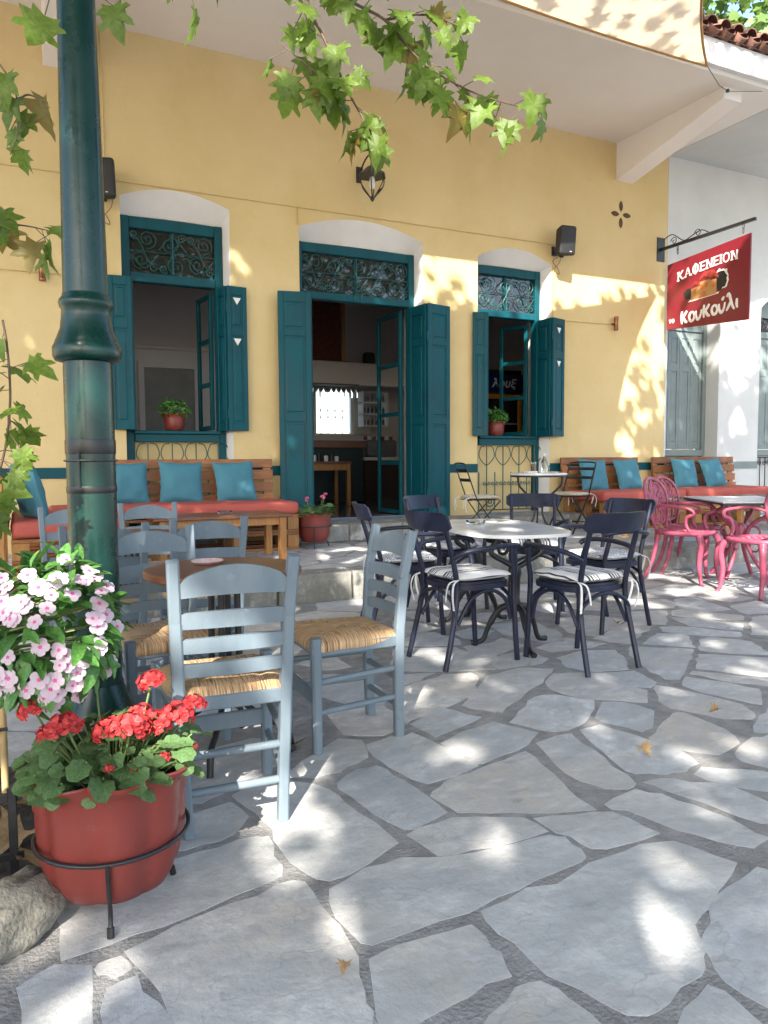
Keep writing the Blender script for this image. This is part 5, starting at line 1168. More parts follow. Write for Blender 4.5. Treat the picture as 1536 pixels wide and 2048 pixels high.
GAPS = [(0.723,-6.274,0.093,-0.046,-0.083,-0.234),
(0.729,-6.065,0.058,-0.029,-0.05,-0.154),
(1.149,-5.607,0.098,-0.05,-0.081,-0.192),
(0.56,-6.7,0.074,-0.037,-0.025,-0.071),
(0.518,-6.31,0.075,-0.038,-0.012,-0.045),
(0.674,-6.636,0.045,-0.022,-0.025,-0.064),
(1.304,-6.812,0.057,-0.028,-0.036,-0.043),
(1.487,-6.813,0.021,-0.01,-0.024,-0.025),
(1.594,-6.808,0.053,-0.026,-0.032,-0.031),
(1.566,-6.88,0.024,-0.012,-0.021,-0.02),
(1.43,-6.926,0.049,-0.024,-0.023,-0.023),
(1.661,-6.922,0.037,-0.018,-0.04,-0.035),
(1.571,-5.923,0.066,-0.033,-0.024,-0.037),
(2.498,-6.4,0.058,-0.029,-0.058,-0.046),
(2.916,-3.232,0.118,-0.062,-0.163,-0.286),
(2.923,-3.862,0.075,-0.039,-0.089,-0.137),
(3.744,-3.665,0.137,-0.072,-0.184,-0.231),
(3.549,-3.199,0.109,-0.057,-0.101,-0.146),
(5.792,-3.526,0.297,-0.158,-0.392,-0.328),
(5.742,-2.988,0.233,-0.124,-0.214,-0.201),
(5.176,-3.791,0.221,-0.117,-0.204,-0.181),
(0.009,-5.406,0.048,-0.024,-0.002,-0.135),
(-0.026,-6.334,0.055,-0.027,-0.0,-0.086),
(0.748,-5.777,0.048,-0.024,-0.024,-0.08),
(3.027,-1.301,0.237,-0.13,-0.253,-0.6),
(2.508,-1.72,0.128,-0.069,-0.111,-0.3),
(3.538,-1.206,0.099,-0.054,-0.179,-0.365),
(2.322,-1.425,0.102,-0.056,-0.085,-0.26),
(7.456,3.644,0.494,0.048,-0.266,-0.39),
(7.192,3.678,0.192,0.019,-0.241,-0.353),
(7.728,3.609,0.202,0.019,-0.224,-0.33),
(9.327,3.727,0.351,0.033,-0.169,-0.253),
(9.862,3.744,0.269,0.025,-0.162,-0.244),
(10.484,3.856,0.363,0.034,-0.077,-0.117),
(10.818,3.818,0.164,0.015,-0.063,-0.095),
(8.808,3.517,0.177,0.015,-0.209,-0.312),
(10.205,3.148,0.177,0.012,-0.244,-0.371),
(10.627,3.321,0.132,0.01,-0.178,-0.271),
(9.566,2.538,0.156,0.007,-0.166,-0.251),
(9.368,2.166,0.21,0.007,-0.127,-0.192),
(9.51,1.873,0.174,0.004,-0.088,-0.134),
(8.833,1.711,0.121,0.002,-0.166,-0.252),
(9.014,1.413,0.124,0.0,-0.129,-0.195),
(10.331,2.721,0.107,0.006,-0.241,-0.367),
(10.616,2.884,0.075,0.004,-0.241,-0.368),
(8.801,1.45,0.121,0.001,-0.136,-0.205),
(10.011,2.112,0.09,0.003,-0.17,-0.259),
(9.909,2.407,0.144,0.006,-0.1,-0.152),
(12.163,2.817,0.32,0.017,-0.315,-0.49),
(12.713,3.319,0.192,0.013,-0.252,-0.392),
(11.304,2.999,0.14,0.008,-0.163,-0.251),
(11.419,1.75,0.184,0.003,-0.17,-0.264),
(4.996,3.926,0.049,0.006,-0.012,-0.017),
(4.883,3.741,0.037,0.004,-0.04,-0.057),
(4.825,3.576,0.031,0.003,-0.032,-0.046),
(3.735,1.664,0.042,0.001,-0.025,-0.036),
(5.685,3.913,0.033,0.004,-0.033,-0.047),
(3.079,4.521,0.029,0.005,-0.028,-0.04),
(2.934,3.917,0.04,0.005,-0.018,-0.025),
(3.806,1.336,0.037,0.0,-0.03,-0.043),
(6.473,3.384,0.283,0.023,-0.044,-0.064),
(8.077,3.384,0.473,0.036,-0.061,-0.09),
(4.189,3.48,0.149,0.014,-0.028,-0.04),
(5.855,3.463,0.07,0.006,-0.021,-0.031),
(0.605,-5.463,0.173,-0.086,-0.135,-0.2),
(0.568,-5.924,0.121,-0.059,-0.046,-0.068),
(0.486,-5.829,0.077,-0.038,-0.037,-0.054),
(0.919,-4.541,0.059,-0.029,-0.091,-0.135),
(0.979,-4.391,0.023,-0.011,-0.052,-0.077),
(0.896,-5.911,0.03,-0.015,-0.125,-0.186),
(1.005,-5.431,0.053,-0.026,-0.016,-0.023),
(0.853,-5.732,0.082,-0.04,-0.014,-0.02),
(0.679,-5.882,0.082,-0.04,-0.014,-0.02),
(1.157,-5.341,0.039,-0.019,-0.027,-0.04),
(1.305,-5.393,0.018,-0.009,-0.055,-0.081),
(1.405,-5.484,0.029,-0.014,-0.082,-0.121),
(1.091,-5.689,0.018,-0.009,-0.077,-0.114),
(0.871,-5.444,0.073,-0.036,-0.036,-0.054),
(0.828,-4.679,0.073,-0.036,-0.028,-0.041),
(3.46,-2.206,0.05,-0.025,-0.042,-0.062),
(6.183,-3.03,0.154,-0.076,-0.039,-0.057),
(5.323,-3.958,0.103,-0.051,-0.086,-0.128),
(0.212,-5.218,0.033,-0.016,-0.248,-0.367),
(3.171,-3.788,0.109,-0.054,-0.018,-0.027),
(3.23,-4.056,0.052,-0.026,-0.011,-0.016),
(3.027,-2.38,0.124,-0.061,-0.104,-0.154),
(3.085,-2.996,0.089,-0.044,-0.104,-0.154),
(3.646,-2.832,0.178,-0.088,-0.089,-0.132),
(3.718,-3.146,0.08,-0.039,-0.045,-0.066),
(3.237,-2.63,0.107,-0.053,-0.089,-0.132),
(1.721,-3.101,0.074,-0.037,-0.074,-0.11)]

# ================================================================== lamp post, wall fittings, sign
t = thing('lamp_post', 'glossy dark green cast iron lamp post in the left foreground', 'lamp post', (.236, -5.47, .012))
b = MB(); b.lathe([(.17, 0), (.17, .05), (.155, .07), (.15, .20), (.12, .26), (.10, .30), (.085, .34)], 32); b.build('plinth', M['post'], t, smooth=45)
b = MB(); b.lathe([(.083, .33), (.083, 1.46), (.081, 1.50)], 40, capb=False); b.build('lower_shaft', M['post'], t, smooth=45)
b = MB(); b.lathe([(.083, 1.485), (.108, 1.49), (.115, 1.505), (.116, 1.535), (.108, 1.548), (.106, 1.556), (.098, 1.575), (.088, 1.60), (.083, 1.64), (.081, 1.665), (.088, 1.675), (.091, 1.688), (.088, 1.70), (.080, 1.708), (.077, 1.72)], 40, capb=False); b.build('collar', M['post'], t, smooth=60)
b = MB(); b.lathe([(.076, 1.70), (.060, 2.85), (.052, 3.5)], 40, capb=False, capt=True); b.build('upper_shaft', M['post'], t, smooth=45)
b = MB(); b.lathe([(.06, 3.5), (.12, 3.56), (.05, 3.62), (.14, 3.68), (.20, 4.0), (.05, 4.12), (.02, 4.2)], 8, capt=True); b.build('lantern_head', M['post'], t)
b = MB()
for z0, z1 in ((1.165, 1.215), (1.028, 1.052)): b.lathe([(.0845, z0), (.0855, z0+.004), (.0855, z1-.004), (.0845, z1)], 40, capb=False)
b.build('black_tape', mat('black tape', (.012, .012, .013), .35), t, smooth=45)
b = MB(); b.tube([(.088*math.cos(a/40*2*PI), .088*math.sin(a/40*2*PI), 1.142) for a in range(40)], .004, 5, closed=True); b.build('wire_tie', M['rope'], t)
b = MB(); b.tube([(-.045, -.074, 1.05), (-.046, -.075, 1.17)], .004, 5); b.build('seam_strip', M['blackiron'], t)

def wall_speaker(label, x, z, rz):
    t = thing('wall_speaker', label, 'speaker', (x, -.02, z), 0, 'black wall speakers')
    b = MB(); b.box(-.04, .04, 0, .018, -.14, -.02); b.bar((0, 0, -.08), (0, -.10, -.14), .03, .02); b.bar((0, -.09, -.15), (0, -.15, -.19), .05, .02); b.build('bracket', M['blackiron'], t)
    bm = bmesh.new(); bmesh.ops.create_cube(bm, size=1)
    for v in bm.verts: v.co = Vector((v.co.x*(.25 if v.co.y < 0 else .17), v.co.y*.20, v.co.z*(.38 if v.co.y < 0 else .34)))
    bmesh.ops.bevel(bm, geom=list(bm.edges), offset=.035, segments=4, profile=.5, affect='EDGES'); me = bpy.data.meshes.new('cabinet'); bm.to_mesh(me); bm.free(); me.materials.append(M['speaker'])
    me.polygons.foreach_set('use_smooth', [True]*len(me.polygons)); me.set_sharp_from_angle(angle=rad(50)); o = link('cabinet', me, t, (0, -.20, 0)); o.rotation_euler = (rad(6), 0, rz)
    b = MB(); b.box(-.012, .012, -.001, .001, -.004, .004); q = b.build('badge', M['offwhite'], o, loc=(.04, -.1015, -.14))
    b = MB(); b.tube(smooth_path([(.02, -.05, -.16), (-.05, -.02, -.22), (.03, -.02, -.30), (.06, -.02, -.38), (-.02, -.015, -.33), (.08, -.012, -.20), (.10, -.008, -.02)], 6), .004, 5); b.build('cable', mat('brown cable', (.16, .05, .025), .5), t, smooth=60)
wall_speaker('black wall speaker left, half hidden by the lamp post', .875, 3.94, rad(-20))
wall_speaker('black wall speaker between right window and air holes', 6.60, 4.01, rad(-8))
def spot_lamp(label, x, z):
    t = thing('wall_spotlight', label, 'wall lamp', (x, 0, z), 0, 'copper wall spotlights')
    b = MB(); b.lathe([(.030, -.095), (.033, -.09), (.033, -.06), (.030, -.055), (.030, .055), (.033, .06), (.033, .09), (.030, .095)], 20, (0, -.075, 0), capt=True); b.build('barrel', M['copper'], t, smooth=40)
    b = MB(); b.tube([(0, 0, 0), (0, -.05, 0)], .016, 12); b.lathe([(.03, 0), (.03, .01)], 16, capt=True); b.v = [(x_, y_ if abs(y_) > .04 else y_, z_) for x_, y_, z_ in b.v]; b.build('wall_mount', M['copper'], t)
spot_lamp('small copper tube wall light left of the lamp post', .285, 3.02); spot_lamp('small copper tube wall light right of the right window', 7.64, 3.04)
t = thing('wall_lantern', 'hanging glass lantern above the cafe door behind leaves', 'lantern', (3.74, -.36, 4.1))
b = MB(); n = 6
for i in range(n):
    a = 2*PI*i/n; b.tube(smooth_path([(.15*math.cos(a), .15*math.sin(a), .26), (.135*math.cos(a), .135*math.sin(a), .16), (.03*math.cos(a), .03*math.sin(a), .03)], 5), .006, 6)
b.lathe([(.006, -.02), (.022, .0), (.03, .03), (.012, .045)], 12, capt=True); b.lathe([(.165, .255), (.17, .27), (.11, .31), (.06, .36), (.02, .38), (.02, .43)], 6, capt=True); b.tube(smooth_path([(0, 0, .42), (0, .05, .52), (0, .2, .50), (0, .35, .40)], 6), .010, 8); b.box(-.04, .04, .345, .36, .30, .48); b.build('lantern_frame', M['blackiron'], t, smooth=40)
b = MB(); b.lathe([(.03, .03), (.13, .16), (.145, .255)], 6, capb=False); b.build('glass_panes', M['thin'], t)
b = MB(); b.lathe([(.018, .12), (.03, .15), (.03, .20), (.02, .25)], 12, capt=True); b.build('bulb', M['offwhite'], t, smooth=50)

# hanging sign
XS = 8.53
t = thing('hanging_sign', 'dark red hanging sign reading KAFENEION with a small house picture', 'sign', (XS, 0, 3.0))
b = MB(); b.box(-.075, .075, -.012, 0, 1.0, 1.34, c=.002); b.build('wall_plate', M['blackiron'], t)
b = MB(); b.box(-.02, .02, -1.58, -.012, 1.15, 1.19, c=.003); b.build('bracket_bar', M['blackiron'], t)
b = MB()
for y in (-.20, -.62): 
    s_ = scroll(0, 0, .06, 0, 1.4, 0, 18, 1); b.tube([(0, y-.05+p[0], 1.235+p[2]) for p in s_], .006, 6)
b.tube(smooth_path([(0, -.05, 1.30), (0, -.22, 1.33), (0, -.42, 1.20), (0, -.55, 1.22), (0, -.72, 1.26), (0, -.85, 1.20)], 6), .007, 6); b.build('bracket_scrolls', M['blackiron'], t, smooth=60)
b = MB()
for y in (-.32, -1.40):
    for dz in (0, .055): b.tube([(.012*math.cos(q/10*2*PI) if dz else 0, y+(0 if dz else .012*math.cos(q/10*2*PI)), 1.125-dz+.04*math.sin(q/10*2*PI)) for q in range(10)], .005, 5, closed=True)
b.build('chain_links', M['blackiron'], t, smooth=60)
def SB(u, v): return (0, -.15-u, v)
maroon = mat('maroon sign board', (.165, .010, .020), .4, (.19, .012, .024), 3)
b = MB(); q = [(-.15, 0.0), (-1.52, -.08), (-1.52, 1.01), (-.15, .915)]
b.prism([(y, z) for y, z in q], -.012, .012, 'x'); b.build('board', maroon, t)
signwhite = mat('sign white', (.80, .79, .78), .5); signblack = mat('sign black', (.015, .015, .015), .6)
def text_mesh(s, size, off, name, shear=0.0):
    cu = bpy.data.curves.new(name, 'FONT'); cu.body = s; cu.size = size; cu.offset = off; cu.extrude = .002; cu.shear = shear; cu.align_x = 'CENTER'; cu.space_character = 1.06
    o = bpy.data.objects.new(name, cu); COL.objects.link(o); bpy.context.view_layer.update()
    me = bpy.data.meshes.new_from_object(o.evaluated_get(bpy.context.evaluated_depsgraph_get())); bpy.data.objects.remove(o, do_unlink=True)
    return me
fr_ = [o for o in COL.objects if o.name.startswith('drinks_fridge')][0]
me = text_mesh('λουξ', .19, .006, 'header_text', .25); me.materials.clear(); me.materials.append(M['offwhite'])
for v in me.vertices: v.co = Vector((v.co.x+.02, -.263-v.co.z, 1.91+v.co.y))
link('header_text', me, fr_)
def sign_text(s, size, off, name, fn, shear=0.0):
    me = text_mesh(s, size, off, name, shear); me.materials.clear(); me.materials.append(signwhite)
    for v in me.vertices: u, q = fn(v.co.x, v.co.y); v.co = Vector((-.0145-v.co.z, -.15-u, q))
    link(name, me, t)
# the upper word swings over the picture in an arc, the lower line runs along the foot
fn_ = lambda x, y: (.66+x*1.02, .705+y*1.05+(.06*x)-.16*x*x+.06*(x > 0)*x)
xx = -.455
for c_ in 'ΚΑΦΕΝΕΙΟΝ':
    me = text_mesh('Ο' if c_ == 'Φ' else c_, .158, .0022, 'raised_letter'); me.materials.clear(); me.materials.append(signwhite)
    x0 = min(v.co.x for v in me.vertices); x1 = max(v.co.x for v in me.vertices); wd = x1-x0
    for v in me.vertices:
        v.co.x += xx-x0; u, q = fn_(v.co.x, v.co.y); v.co = Vector((-.0145-v.co.z, -.15-u, q))
    lo_ = link('raised_letter', me, t)
    feet = {'Κ': (.0, .8), 'Ν': (0, .75), 'Ι': (.0,), 'Ε': (0,), 'Α': (0, .85), 'Φ': ()}.get(c_, ())
    b = MB(); b.box(-.0165, -.0146, 0, 1, 0, 1) if False else None
    def tag_bar(xa, xb, ya, yb2):
        (u0, q0), (u1, q1) = fn_(xa, ya), fn_(xb, yb2); b.box(-.0185, -.0146, -.15-u0, -.15-u1, min(q0, q1), max(q0, q1))
    if c_ == 'Φ': tag_bar(xx+wd*.40, xx+wd*.60, -.012, .128)
    for k in feet: tag_bar(xx+wd*k-.010, xx+wd*k+.034, -.001, .016)
    if c_ in 'ΚΝΙΕ': tag_bar(xx-.010, xx+.034, .098, .115)
    if b.v: b.build('letter_serif', signwhite, lo_)
    xx += wd+.024
HAND = {'k': [[(.10, .62), (.06, .30), (.10, 0)], [(.46, .60), (.20, .34), (.10, .26)], [(.18, .32), (.34, .10), (.50, .04)]], 'o': [[(.30, .46), (.12, .40), (.06, .22), (.16, .05), (.34, .06), (.42, .24), (.34, .42), (.22, .46)]],
        'u': [[(.02, .44), (.08, .12), (.22, .02), (.36, .20), (.42, .46)], ], 'U': [[(.02, .44), (.08, .12), (.22, .02), (.36, .20), (.42, .46)], [(.22, .58), (.36, .74)]], 'l': [[(.02, .66), (.16, .78), (.28, .50), (.42, .16), (.54, .03)], [(.30, .44), (.16, .20), (.02, .02)]], 'i': [[(.08, .46), (.06, .18), (.12, .03)]], 't': [[(.0, .42), (.42, .46)], [(.22, .44), (.18, .14), (.28, .03)]]}
def brush(word, u0, v0, sc, rise, r, name):
    u = u0
    for c_ in word:
        b = MB()
        for st_ in HAND[c_]:
            P_ = smooth_path([(-.016, -.15-(u+a*sc), v0+q_*sc*1.15+rise*(u-u0)) for a, q_ in st_], 5); b.tube(P_, [r*(1.1-.35*abs(2*i_/(len(P_)-1)-.8)) for i_ in range(len(P_))], 7, flat=((1, 0, 0), .25))
        b.build(name, signwhite, t, smooth=60); u += {'k': .56, 'o': .50, 'u': .50, 'U': .50, 'l': .60, 'i': .25, 't': .50}[c_]*sc
brush('koukoUli', .26, .035, .245, .065, .021, 'brushed_letter'); brush('to', .05, .075, .10, .06, .009, 'brushed_letter')
def flat(polys, m, name, lift):
    for p in polys:
        b = MB(); b.prism([(-.15-(.66+(u-.68)*.92), .50+(v-.47)*.92) for u, v in p], -.0125-lift, -.0121, 'x'); b.build(name, m, t)
rs = random.Random(4)
def blob(cu, cv, ru, rv, n=22, j=.16): return [(cu+ru*math.cos(2*PI*i/n)*(1+rs.uniform(-j, j)), cv+rv*math.sin(2*PI*i/n)*(1+rs.uniform(-j, j))) for i in range(n)]
flat([blob(.99, .50, .12, .15)], signwhite, 'tree_outline', .001); flat([blob(.965, .49, .115, .135), blob(.40, .40, .11, .085)], signblack, 'tree_shape', .0025)
flat([[(.38, .27), (.93, .30), (.95, .325), (.42, .30)]], signwhite, 'base_line', .002)
flat([[(.44, .29), (.58, .295), (.58, .48), (.44, .46)], [(.581, .295), (.78, .30), (.78, .54), (.581, .53)], [(.781, .30), (.90, .31), (.90, .52), (.781, .52)]], mat('sign ochre', (.45, .24, .09), .6), 'house_front', .004)
flat([[(.41, .45), (.50, .52), (.60, .47), (.60, .55), (.50, .56)], [(.56, .53), (.68, .60), (.80, .54), (.86, .57), (.94, .52), (.92, .58), (.84, .66), (.68, .67), (.60, .60)]], mat('sign roof red', (.33, .035, .03), .6), 'house_roof', .0055)
flat([[(a, c), (a+.045, c), (a+.045, c+.07), (a, c+.07)] for a, c in ((.49, .37), (.61, .42), (.70, .43), (.82, .41))]+[[(.65, .30), (.71, .30), (.71, .38), (.65, .38)]], mat('sign orange', (.55, .13, .03), .6), 'house_windows', .0065)

# ================================================================== shade sail
t = thing('shade_sail', 'cream shade sail stretched from the eave corner over the plaza', 'shade sail', (4.2, -3.6, 5.4))
A_, B_, D_ = Vector((7.05, -2.08, 5.49)), Vector((-.4, -2.75, 5.42)), Vector((3.6, -7.0, 5.15))
def edge(p, q, sag, n):
    mid_in = ((A_+B_+D_)/3-(p+q)/2).normalized(); return [p.lerp(q, i/n)+mid_in*sag*4*(i/n)*(1-i/n) for i in range(n+1)]
n = 22; EA = edge(A_, B_, .22, n); EB = edge(B_, D_, .45, n); ED = edge(D_, A_, .62, n)
v = []; idx = {}
for i in range(n+1):
    for j in range(n+1-i):
        k = n-i-j; a, b_, d = i/n, j/n, k/n          # barycentric A, B, D, pulled in along the curved edges
        P = A_*a+B_*b_+D_*d
        for (p, q, w1, w2, sg) in ((A_, B_, a, b_, .06), (B_, D_, b_, d, .45), (D_, A_, d, a, .62)):
            s_ = w1+w2
            if s_ > 0: P = P+((A_+B_+D_)/3-(p+q)/2).normalized()*sg*4*(w1*w2/(s_*s_))*s_**4
        P.z -= .25*27*a*b_*d*.4; P.z -= .17*4*a*b_*(a+b_)**2 if a+b_ > 0 else 0; idx[i, j] = len(v); v.append(P-t.location)
f = []
for i in range(n):
    for j in range(n-i):
        f.append((idx[i, j], idx[i+1, j], idx[i, j+1]))
        if j < n-i-1: f.append((idx[i+1, j], idx[i+1, j+1], idx[i, j+1]))
b = MB(); b.add(v, f); b.build('sail_cloth', mat('cream sail cloth', (.78, .62, .42), .8, (.74, .58, .38), 2, bump=.2, bscale=300, transl=.42, spec=.1), t, smooth=80)
b = MB()
for p_, q_ in ((lambda i: (i, n-i), 0), (lambda i: (0, i), 0), (lambda i: (i, 0), 0)): b.tube([v[idx[p_(i)]] for i in range(n+1)], .014, 6)
b.build('edge_binding', mat('ochre binding', (.45, .25, .08), .8), t, smooth=60)
L0 = t.location
b = MB(); b.tube([A_-L0, Vector((7.42, -1.93, 5.42))-L0, Vector((7.72, -1.80, 5.47))-L0], .0045, 6); b.tube([Vector((7.72, -1.80, 5.47))-L0, Vector((8.9, -2.0, 5.62))-L0], .003, 6)
b.lathe([(.018, -.015), (.022, 0), (.018, .015)], 8, Vector((7.70, -1.81, 5.47))-L0, capt=True); b.tube([B_-L0, Vector((-1.6, -1.96, 5.6))-L0], .007, 6); b.tube([D_-L0, Vector((3.3, -11.0, 5.4))-L0], .007, 6); b.build('stay_rope', M['rope'], t)

# ================================================================== leaves
def leafmesh(name, outline, m, fold=.18, droop=.15, seed=0, curl=.0, jit=.03):
    """outline (x across, y along, base at the origin) as a folded, drooping, curling blade with an inner ring"""
    r_ = random.Random(seed); outline = [(x+r_.uniform(-jit, jit)*(y > .02), y+r_.uniform(-jit, jit)*(y > .02)) for x, y in outline]
    L = max(p[1] for p in outline); n = len(outline); c = (0, L*.38); tw = r_.uniform(-.25, .25)
    def Z(x, y): return -droop*(y/L)**2*L+fold*abs(x)*(1-.5*abs(x))+curl*x*x+tw*x*y+.03*L*math.sin(x*9+seed)*math.cos(y*8+seed)
    mid = [(c[0]+(x-c[0])*.55, c[1]+(y-c[1])*.55) for x, y in outline]
    v = [(c[0], c[1], Z(*c)-.02*L)]+[(x, y, Z(x, y)+.015*L*math.sin(i*2.4)) for i, (x, y) in enumerate(mid)]+[(x, y, Z(x, y)-.02*L*(i % 2)) for i, (x, y) in enumerate(outline)]
    f = [(0, 1+i, 1+(i+1) % n) for i in range(n)]+[(1+i, 1+n+i, 1+n+(i+1) % n, 1+(i+1) % n) for i in range(n)]
    me = bpy.data.meshes.new(name); me.from_pydata(v, [], f)
    for q in (m if isinstance(m, list) else [m]): me.materials.append(q)
    me.polygons.foreach_set('use_smooth', [True]*len(f)); return me
def sym(h): return h+[(-x, y) for x, y in h[::-1] if abs(x) > 1e-6]
PLANE = sym([(0.02, 0), (.20, -.05), (.36, -.12), (.30, .06), (.50, .10), (.62, .18), (.44, .27), (.40, .36), (.56, .52), (.58, .66), (.38, .60), (.26, .56), (.24, .70), (.13, .84), (0, 1.02)])
PLANE = [(x, y+.0) for x, y in PLANE]
def leafmat(name, c1, c2, tr=.4, rough=.45, sc=4): return mat(name, c1, rough, c2, sc, transl=tr, objrand=.25, bump=.1, bscale=30)
M['planeleaf'] = leafmat('plane leaf', (.12, .205, .025), (.20, .29, .05), .5, .5, 7)
M['planeleaf2'] = leafmat('turning plane leaf', (.20, .20, .03), (.26, .15, .04), .4)
M['crownleaf'] = mat('crown leaf', (.07, .13, .02), .5, (.11, .19, .03), 3, transl=.35)
M['dryleaf'] = mat('dry leaf', (.34, .20, .09), .8, (.46, .32, .17), 12, objrand=.3)
pl = [leafmesh('plane_leaf', [(x*k, y) for x, y in PLANE], M['planeleaf'], fo, dr_, sd_, cu_, .035) for k, fo, dr_, sd_, cu_ in ((1, .15, .2, 1, .1), (.9, .35, .45, 2, -.3), (1.05, .05, .3, 3, .5), (.95, .25, .1, 4, -.5), (.85, .45, .5, 5, .2))]
plt = [leafmesh('plane_leaf', PLANE, M['planeleaf2'], .15, .3, 6, .6, .04), leafmesh('plane_leaf', [(x*.9, y) for x, y in PLANE], M['planeleaf2'], .4, .5, 7, -.4, .04)]
def put_leaf(me, parent, pos, normal, tip, size, name='leaf'):
    """leaf with its base at pos, face along normal, tip pointing along tip"""
    o = link(name, me, parent); y = Vector(tip).normalized(); z = Vector(normal); z = (z-y*z.dot(y))
    if z.length < 1e-4: z = y.orthogonal()
    z.normalize(); x = y.cross(z); Mx = Matrix(((x.x, y.x, z.x, pos[0]), (x.y, y.y, z.y, pos[1]), (x.z, y.z, z.z, pos[2]), (0, 0, 0, 1)))
    o.matrix_local = Mx @ Matrix.Diagonal((size, size, size, 1)); return o
rl = random.Random(11)
tree = thing('plane_tree', 'large plane tree whose leafy twigs hang into the top of the picture', 'tree', (-3.2, -13.2, 0))
TO = tree.location
b = MB(); b.tube([Vector(p)-TO for p in smooth_path([(-3.2, -13.2, -.1), (-3.15, -13.15, 1.2), (-3.0, -12.9, 3.0), (-2.6, -12.5, 4.6)], 5)], [.55-.017*i for i in range(16)], 14); b.build('trunk', M['bark'], tree, smooth=60)
for ends in ([(-2.6, -12.5, 4.4), (-1.5, -11, 5.6), (0, -9, 6.6), (2.0, -7.2, 7.4)], [(-2.6, -12.5, 4.4), (-4, -11.5, 6), (-5, -10, 7.4)], [(-2.6, -12.5, 4.4), (-.5, -13, 6.2), (2, -13.2, 7.6)], [(-2.6, -12.5, 4.4), (-2.2, -9.5, 5.8), (-1.6, -7, 6.6), (-.6, -5.6, 7.2)],
             [(-1.5, -11, 5.6), (-.4, -8.6, 5.0), (.45, -6.6, 4.15), (.85, -5.6, 3.5), (.981, -5.437, 3.218)], [(-2.2, -9.5, 5.8), (-1.3, -7.6, 4.6), (-.5, -6.1, 3.3), (-.128, -5.38, 2.774)]):
    b = MB(); P = smooth_path(ends, 5); r0 = .20 if ends[-1][2] > 5 else .075; r1 = .05 if ends[-1][2] > 5 else .010
    b.tube([Vector(p)-TO for p in P], [r0+(r1-r0)*i/(len(P)-1) for i in range(len(P))], 8); b.build('limb', M['bark'], tree, smooth=60)
TW = {'TA': [(0.981, -5.437, 3.218), (1.075, -5.39, 2.972), (1.142, -5.431, 2.853), (1.223, -5.487, 2.635), (1.281, -5.525, 2.506), (1.32, -5.55, 2.426)],
      'TB': [(0.981, -5.437, 3.218), (1.168, -5.426, 3.09), (1.253, -5.476, 2.971), (1.375, -5.541, 2.891), (1.478, -5.601, 2.752), (1.564, -5.649, 2.672), (1.704, -5.723, 2.592), (1.90, -5.825, 2.525)],
      'TC': [(1.223, -5.487, 2.635), (1.136, -5.442, 2.675), (0.997, -5.365, 2.804)], 'TD': [(1.375, -5.541, 2.891), (1.519, -5.609, 2.91), (1.678, -5.691, 2.849)],
      'TE': [(-0.115, -5.517, 2.519), (-0.005, -5.464, 2.46), (0.043, -5.496, 2.344), (0.039, -5.503, 2.229), (0.014, -5.496, 2.163)], 'TF': [(-0.184, -5.639, 1.947), (-0.037, -5.544, 1.933), (0.078, -5.602, 1.908), (0.165, -5.646, 1.883)],
      'TG': [(0.043, -5.496, 2.344), (0.081, -5.513, 2.361), (0.139, -5.544, 2.319)], 'TH': [(-0.128, -5.38, 2.774), (0.087, -5.719, 2.613), (0.223, -5.787, 2.581), (0.318, -5.834, 2.566)], 'TI': [(0.75, -5.6, 3.35), (0.605, -5.39, 2.95), (0.686, -5.434, 2.87)]}
LEAVES = {'TA': (21, .125), 'TB': (40, .12), 'TC': (12, .13), 'TD': (9, .12), 'TE': (4, .13), 'TF': (10, .12), 'TG': (2, .15), 'TH': (3, .12), 'TI': (4, .12)}
tocam = -fw
for k_ in ('TE', 'TF', 'TG'): TW[k_] = [tuple(Vector((0, -8.35, 1.15))+(Vector(q)-Vector((0, -8.35, 1.15)))*1.19) for q in TW[k_]]
for key, pts in TW.items():
    P = smooth_path(pts, 5); b = MB(); r0 = .008 if key in ('TA', 'TB') else .005
    b.tube([p-TO for p in P], [r0*(1-.7*i/(len(P)-1)) for i in range(len(P))], 6); br = b.build('hanging_branch', M['twig'], tree, smooth=60)
    cnt, sz = LEAVES[key]; pet = MB()
    for i in range(cnt):
        t_ = .12+.88*(i+rl.random())/cnt if key not in ('TA', 'TB') else .05+.95*((i+rl.random())/cnt)**.75
        p = P[min(len(P)-1, int(t_*(len(P)-1)))]
        d = Vector((rl.uniform(-1, 1), rl.uniform(-.7, .7), rl.uniform(-1, .35))).normalized(); q = p+d*rl.uniform(.035, .11)
        pet.tube([p-TO, q-TO], .0018, 4)
        tip = (d*.5+Vector((rl.uniform(-.7, .7), rl.uniform(-.4, .4), -.75))).normalized(); nrm = tocam*rl.uniform(-.3, 1.0)+Vector((0, 0, .6))+Vector((rl.uniform(-.8, .8), rl.uniform(-.8, .8), rl.uniform(-.3, .5)))
        k = rl.random(); left = key in ('TE', 'TF', 'TG'); me = rl.choice(plt) if k < (.22 if left else .06) else rl.choice(pl)
        put_leaf(me, br, q-TO, nrm, tip, sz*rl.uniform(.62, 1.12))
    tag(pet.build('leaf_stalk', M['twig'], br), kind='stuff')

